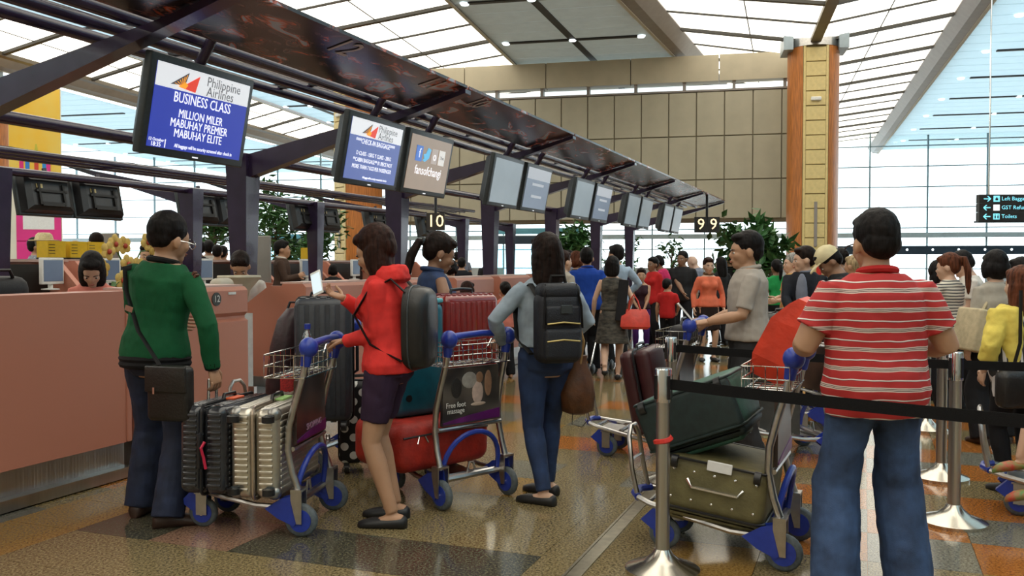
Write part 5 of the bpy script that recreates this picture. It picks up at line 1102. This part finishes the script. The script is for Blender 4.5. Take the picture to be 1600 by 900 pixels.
MB().loft([[V((a*x, b*y, z)) for x, y in ((-1, -.6), (-.5, -1), (.5, -1), (1, -.6), (1, .6), (.5, 1), (-.5, 1), (-1, .6))] for z, a, b in ((0, .15, .06), (.03, .18, .09), (.16, .17, .08), (.24, .13, .03))]).build('bag_body', mat('red_leather', (.62, .05, .03), .4, 0, .1, 15, .2, 30), hb, True)
for y in (-.03, .03): MB().tube([(-.08, y, .2), (-.07, y, .34), (-.02, y, .42), (.03, y, .34), (.07, y, .2)], .009, 6).build('handle', MATS['red_leather'], hb, True)
MB().box((-.16, -.02, .35), (.12, .06, .5), M.Rotation(.1, 3, 'Y')).build('draped_jacket', dk, hb)
mid('brown haired woman partly hidden behind the denim woman hair', 880, 11, -50, 1.6, sex='f', skn='light', hair=('bun', 'brown'), top=beige, sleeve='long', face=True)
mid('auburn haired woman facing right behind the blue polo man', 902, 13.5, -70, 1.62, sex='f', skn='light', hair=('bob', 'red'), top=dk, sleeve='short')
mid('dark haired man far behind the blue polo man', 890, 15.5, -60, 1.66, top=greysh)
mid('girl in a dark tank top and purple leggings facing the camera', 1002, 14.1, 172, 1.36, sex='f', skn='tan', hair=('bun', 'dkbrown'), top=cloth('dark_plum', (.03, .012, .02)), sleeve='none', bot=('leggings', cloth('purple', (.06, .015, .12))), shoes=(cloth('pink_shoe', (.5, .1, .2)), True), arms=((-.05, .22, .90, (-1, -.3, -.4)), (.05, .22, .92, (1, -.3, -.4))), neck=1.38)
mid('woman wearing a red shawl looking left behind the tank top girl', 1020, 15.6, 130, 1.55, sex='f', skn='brown', hair=('bun', 'black'), top=redt, sleeve='long', hem=.8, loose=1.1)
mid('small boy in a red shirt and black trousers, back turned', 1043, 14.3, -25, 1.19, skn='tan', top=redt, sleeve='short', hem=.82, loose=1.1, arms=(None, (.18, .2, .95)), head=(-25, 0))
mid('man with shaved head in a black t-shirt leaning on a trolley handle', 1066, 15.4, 165, 1.65, wt=1.1, skn='brown', hair=('crop', 'black'), top=dk, sleeve='short', hem=.82, loose=1.1, arms=(None, (-.05, .25, .95)), head=(-20, 0))
mid('person in a magenta shirt bending behind the black t-shirt man', 1047, 16.6, 60, 1.62, sex='f', skn='brown', top=pinkc, lean=22, sleeve='half')
mid('bald older man in grey bowing behind the coral uniform', 1097, 17.5, 70, 1.62, skn='pale', hair=('bald', 'black'), top=greysh, lean=14, head=(0, 25))
mid('woman in a coral uniform jacket and dark skirt facing the camera', 1107, 13.4, 182, 1.53, sex='f', skn='light', hair=('bun', 'brown'), top=coral, sleeve='long', hem=.88, bot=('skirt', cloth('brown_skirt', (.02, .012, .010)), .5, .215), shoes=(shoe_b, True), neck=1.38, arms=((-.24, .06, .86), (.25, .05, .86)), outer='jacket', collar=cloth('brown_trim', (.10, .05, .02)))
mid('long haired woman behind the coral uniform at her left shoulder', 1126, 16, 20, 1.55, sex='f', hair=('long', 'black', .3), top=dk)
mid('distant dark figure right of the broad leaved tree', 1141, 22, 30, 1.62, top=dk)
mid('person in a bright green shirt, back turned, near the wood column', 1213, 14, 10, 1.5, sex='f', hair=('pony', 'black', .25), skn='brown', top=greenc2, sleeve='short')
mid('older man in an orange and yellow shirt looking left', 1238, 11.5, 95, 1.57, wt=1.1, skn='light', hair=('crop', 'grey'), top=plaid, sleeve='short', arms=((-.1, .25, 1.05), (.1, .25, 1.05)))
PJ_ = mid('young man in a dark jacket over a grey shirt checking his phone', 1257, 9.4, 150, 1.62, skn='light', hair=('short', 'dkbrown'), top=navy, sleeve='long', hem=.85, head=(-62, 4), arms=((-.06, .32, .98, (-1, -.3, -.5)), (.06, .32, .98, (1, -.3, -.5))), loose=1.1, collar=greysh, outer='jacket')
grow(MB().ell(PJ_[2]((0, .125, 1.18)), (.062, .035, .22), 12, 10), 'shirt_front', greysh, PJ_[0], .012, 2)
phn = thing('phone', 'dark phone in the hands of the dark jacket man', 'phone', PJ_[0].matrix_world @ M.Translation(V((0, .40, .95))) @ M.Rotation(R(-50), 4, 'X')); MB().rbox((0, 0, 0), (.07, .01, .14), .004).build('phone_body', black, phn, True); MB().box((0, -.0055, 0), (.062, .001, .12)).build('screen', dgrey, phn)
PC, HC, TC, JC, kc = mid('man in a cream baseball cap looking down beside the striped shirt', 1320, 8.2, 75, 1.62, skn='brown', hair=('short', 'black'), top=dk, sleeve='long', head=(5, 32), lean=8)
MB().loft([[HC @ V((r_*cos(2*pi*j/18), -.012 + r_*1.15*sin(2*pi*j/18), z)) for j in range(18)] for z, r_ in ((.115, .092), (.15, .09), (.19, .07), (.215, .035), (.222, .008))]).build('cap_crown', cloth('cap_cream', (.62, .54, .33)), PC, True, 80)
MB().loft([[HC @ V((x, y, z)) for x, y, z in ((-w_, y_, z_), (w_, y_, z_), (w_*.9, y_, z_ + .008), (-w_*.9, y_, z_ + .008))] for y_, w_, z_ in ((.07, .08, .118), (.12, .075, .112), (.16, .055, .10), (.175, .02, .093))]).build('cap_brim', cloth('cap_cream', (.62, .54, .33)), PC, True)
mid('dark haired person far behind the cream cap', 1313, 12, 20, 1.64, top=greysh)
mid('fair haired woman just left of the striped man neck', 1333, 11, 40, 1.54, sex='f', hair=('bun', 'blond'), top=whitec)
mid('woman looking down at papers left of the striped top woman', 1461, 9.6, -100, 1.48, sex='f', skn='light', hair=('long', 'black', .2), top=pinkc, sleeve='long', head=(0, 25))
mid('woman with a ponytail in a fine striped top and black trousers', 1484, 8.6, 28, 1.54, sex='f', skn='light', hair=('pony', 'red', .34, .15), top=bw_str, sleeve='half', hem=.92, arms=((-.15, .25, 1.05, (-1, -.3, -.6)), (.12, .28, 1.05)), head=(25, 8))
mid('young man in a white t-shirt looking down to the left', 1519, 9.0, 72, 1.58, skn='light', top=whitec, sleeve='short', hem=.82, loose=1.1, head=(0, 30), lean=4, arms=((-.12, .26, 1.0), (.12, .28, 1.0)))
PB, HB, TB, JB, kb = mid('short haired woman in a greige blouse and black trousers, back turned', 1556, 7.25, 4, 1.55, sex='f', wt=1.08, skn='light', hair=('bob', 'black'), top=beige, sleeve='half', hem=.80, loose=1.15, bot=('pants', blackp, .09), shoes=(shoe_br,), head=(-4, 6), feet=((-.12, 0, 8), (.13, .06, -10)))
tb = thing('tote_bag', 'cream canvas tote bag on the greige blouse woman shoulder', 'bag', PB.matrix_world @ M.Translation(V((-.25, -.04, .77))) @ M.Rotation(R(12), 4, 'Y'))
MB().rbox((0, 0, .15), (.12, .32, .34), .02).build('bag_body', mat('cream_canvas', (.48, .40, .25), .7, 0, .1, 20, .2, 100), tb, True)
for y in (-.06, .06): MB().tube([(.02, y, .31), (.06, y*.7, .42), (.09, y*.5, .5)], .012, 6).build('strap', MATS['cream_canvas'], tb)
PY, HY, TY, JY, ky = mid('auburn haired girl in a yellow cardigan and striped dress at the right edge', 1594, 5.7, 6, 1.43, sex='f', wt=1.1, skn='light', hair=('long', 'red', .42), top=vert_str, sleeve='none', hem=.72, loose=1.1, bot=('leggings', blackp), q=2, arms=((-.25, .05, .9), (.25, .05, .9)))
cg = MB(); TYf = lambda p: TY(p)
cg.loft([[TY((a*cos(t) - .10, -.02 + b*sin(t), z)) for t in [2*pi*j/14 for j in range(14)]] for z, a, b in ((.80, .05, .10), (1.0, .075, .13), (1.25, .09, .135), (1.38, .09, .11), (1.41, .05, .07))]); cg.tube([JY['a0'][0], JY['a0'][0].lerp(JY['a0'][1], .5), JY['a0'][1], JY['a0'][1].lerp(JY['a0'][2], .5)], [.075, .066, .06, .055], 12); grow(cg, 'cardigan', yel, PY, .010, 3, .02, .06)
hb2 = thing('black_handbag', 'black leather handbag hanging beside the yellow cardigan', 'bag', PY.matrix_world @ M.Translation(V((-.14, -.17, .56))))
MB().rbox((0, 0, .12), (.24, .11, .24), .05).build('bag_body', MATS['black_leather'], hb2, True); MB().tube([(-.02, 0, .23), (.02, -.01, .4), (.04, .02, .72)], .017, 6, flat=.3).build('strap', strapm, hb2, True); MB().tube([(-.03 + .02*cos(a), -.02, .25 + .02*sin(a)) for a in [2*pi*q/10 for q in range(10)]], .005, 5, True).build('ring', mat('gold'), hb2)
mid('dark haired woman in red at the right edge behind the auburn hair', 1594, 8.2, 40, 1.50, sex='f', skn='brown', hair=('bun', 'black'), top=redt)
# child seated on the right hand trolley: only the clogs reach into the picture
PK, HK, TK, JK, kk_ = person('child in red patterned clogs sitting on a trolley at the right edge', 3.1, 4.82, 80, 1.1, 'm', 1., 'light', ('short', 'black'), blue_p, ('shorts', navy, .4), None, feet=((-.09, .52, 0, .30, 10), (.09, .56, 0, .50, 10)), q=1, sit=.02, arms=((-.15, .25, .75), (.15, .25, .75)))
clog = mat('clog_print', (.5, .02, .02), .5, 0, 0, 25, col2=(.05, .25, .06))
for i in (0, 1):
    Hp, Kn, An, yw, pt = JK['l%d' % i]; cl = MB(); rm = M.Rotation(-R(10), 3, 'X')
    cl.loft([[An + rm @ V((rx*cos(2*pi*j/12)*kk_*1.2, yy*kk_*1.2, (-.085 + zh/2 + zh/2*sin(2*pi*j/12))*kk_*1.1)) for j in range(12)] for yy, rx, zh in ((-.08, .03, .04), (-.06, .042, .055), (.0, .045, .06), (.06, .05, .08), (.12, .05, .075), (.17, .035, .05), (.19, .012, .025))]); cl.build('clog', clog, PK, True, 70)
# ---------------------------------------------------------------- staff and far left travellers
def at_isl(s, t): p = isl(s, t).translation; return p.x, p.y
def istaff(label, s, t, yaw, h, **kw):
    x, y = at_isl(s, t); kw.setdefault('q', 0); kw.setdefault('bot', ('pants', blackp, .075)); kw.setdefault('group', 'counter staff'); return person(label, x, y, yaw, h, **kw)
istaff('black haired staff woman with glasses bent over the desk at left', 5.45, -5.62, 200, 1.56, sex='f', skn='light', hair=('long', 'black', .2), top=pinku, sleeve='half', lean=10, head=(0, 30), q=1)
istaff('curly haired staff man looking down behind the number 12 counter', 7.05, -5.45, 190, 1.58, skn='tan', hair=('short', 'dkbrown'), top=whitec, sleeve='half', lean=10, head=(0, 28), q=1)
istaff('dark haired person half hidden behind the green jacket man head', 7.44, -6.9, 150, 1.66, sex='f', hair=('bob', 'black'), top=whitec)
istaff('staff woman in a black headscarf at the far desks', 14.86, -9.4, 20, 1.42, sex='f', hair=('bob', 'black'), top=dk, sleeve='long')
istaff('dark haired staff woman behind the sleeveless denim woman', 12.0, -5.6, -20, 1.50, sex='f', hair=('bob', 'black'), top=pinku, sleeve='half', q=1)
istaff('staff woman in pink uniform turned away behind the red suitcase', 14.2, -5.9, 5, 1.50, sex='f', hair=('bun', 'dkbrown'), top=pinku, sleeve='half')
istaff('person in dark navy standing far behind the dark haired staff woman', 16.8, -7.6, 0, 1.55, top=navy, sleeve='long')
istaff('little girl with a pink hair tie beside the red suitcase', 10.6, -4.2, 20, 1.2, sex='f', hair=('bun', 'black'), top=pinku, group='travellers', q=1)
istaff('brown haired child bending behind the red suitcase', 9.9, -4.4, -40, 1.22, sex='f', hair=('bob', 'brown'), top=pinku, group='travellers', q=1)
for (x, Y, yaw, h, lab, kw) in [
    (57, 15.5, -60, 1.88, 'dark haired man beside the straw hat man at far left', dict(top=checks)),
    (70, 14.6, -80, 1.90, 'man in a straw hat and checked shirt at far left', dict(top=checks, sleeve='short', hair=('crop', 'grey'), skn='light', arms=((-.1, .3, 1.1), (.1, .3, 1.1)))),
    (117, 16, 170, 1.83, 'fair haired older person left of the orange shirt', dict(top=plaid, hair=('crop', 'blond'), skn='pale')),
    (150, 14.8, 60, 1.94, 'man in an orange shirt with a dark shoulder strap', dict(top=orangec, wt=1.12, skn='light', hair=('crop', 'dkbrown'))),
    (100, 24, 20, 1.7, 'distant dark figure before the far left entrance', dict(top=dk)),
    (298, 18, -70, 1.86, 'dark haired person behind the yellow box right of the green jacket', dict(top=greysh)),
    (311, 18, 60, 1.88, 'figure in a black coat right of the green jacket', dict(top=dk, sleeve='long')),
    (326, 18.4, 30, 1.9, 'man in a white shirt standing by the far glass', dict(top=whitec, sleeve='long')),
    (340, 18, 10, 1.8, 'person in brown left of the big purple column', dict(top=cloth('brown', (.06, .035, .025)), sleeve='long')),
    (349, 18.5, 0, 1.79, 'person in dark blue touching the big purple column', dict(top=navy, sleeve='long')),
    (441, 15, -80, 1.82, 'person in a brown sweater with pale scarf left of the slim purple post', dict(top=cloth('brown', (.06, .035, .025)), sleeve='long', collar=whitec, arms=((-.1, .25, 1.15), (.1, .25, 1.15)))),
    (714, 26, -30, 1.75, 'left of two distant figures below the number 10 sign', dict(top=dk)),
    (722, 26, 20, 1.78, 'right of two distant figures below the number 10 sign', dict(top=greysh)),
    (2, 22, -20, 1.72, 'distant figure at the left edge of the picture', dict(top=greysh)),
    (760, 24, 20, 1.6, 'distant dark figure left of the third purple column', dict(top=dk))]:
    kw.setdefault('bot', ('pants', blackp, .075)); r_ = person(lab, px(x, Y), Y, yaw, h, q=0, **kw)
    if 'straw hat' in lab and 'beside' not in lab:
        MB().loft([[r_[1] @ V((q*cos(2*pi*j/18), -.01 + q*1.1*sin(2*pi*j/18), z)) for j in range(18)] for z, q in ((.125, .16), (.135, .16), (.14, .10), (.20, .085), (.225, .06), (.228, .01))]).build('straw_hat', mat('straw', (.6, .5, .28), .7, 0, .1, 40), r_[0], True)
    if 'orange shirt' in lab: MB().tube([r_[2]((-.10, .13, 1.15)), r_[2]((-.14, .0, 1.42)), r_[2]((-.02, -.14, 1.2)), r_[2]((.12, -.14, 1.0))], .02, 6, flat=.4).build('shoulder_strap', strapm, r_[0])
finish_growth()
# stroller behind the black dress woman
stl = thing('stroller', 'folding stroller wheels behind the black dress woman', 'stroller', wld(px(960, 11.9), 11.9, 0, R(-30)))
for sx in (-.2, .2):
    for y in (-.3, .3):
        for d in (-.03, .03): MB().tube([(sx + d - .012, y, .07), (sx + d, y, .07), (sx + d + .012, y, .07)], [.06, .072, .06], 16).build('wheel', black, stl, True, 50)
    MB().tube([(sx, -.3, .1), (sx*.95, -.1, .5), (sx*.9, .2, 1.0)], .012, 6).build('frame_tube', chrome, stl, True); MB().tube([(sx, .3, .1), (sx*.95, -.1, .55)], .012, 6).build('frame_tube', chrome, stl, True)
MB().loft([[V((x, y, z)) for x, y, z in ((-.18, y0, z0), (.18, y0, z0), (.18, y0 + .02, z0 + .02), (-.18, y0 + .02, z0 + .02))] for y0, z0 in ((-.28, .42), (.05, .38), (.12, .45), (.2, .85))]).build('seat', dk, stl)
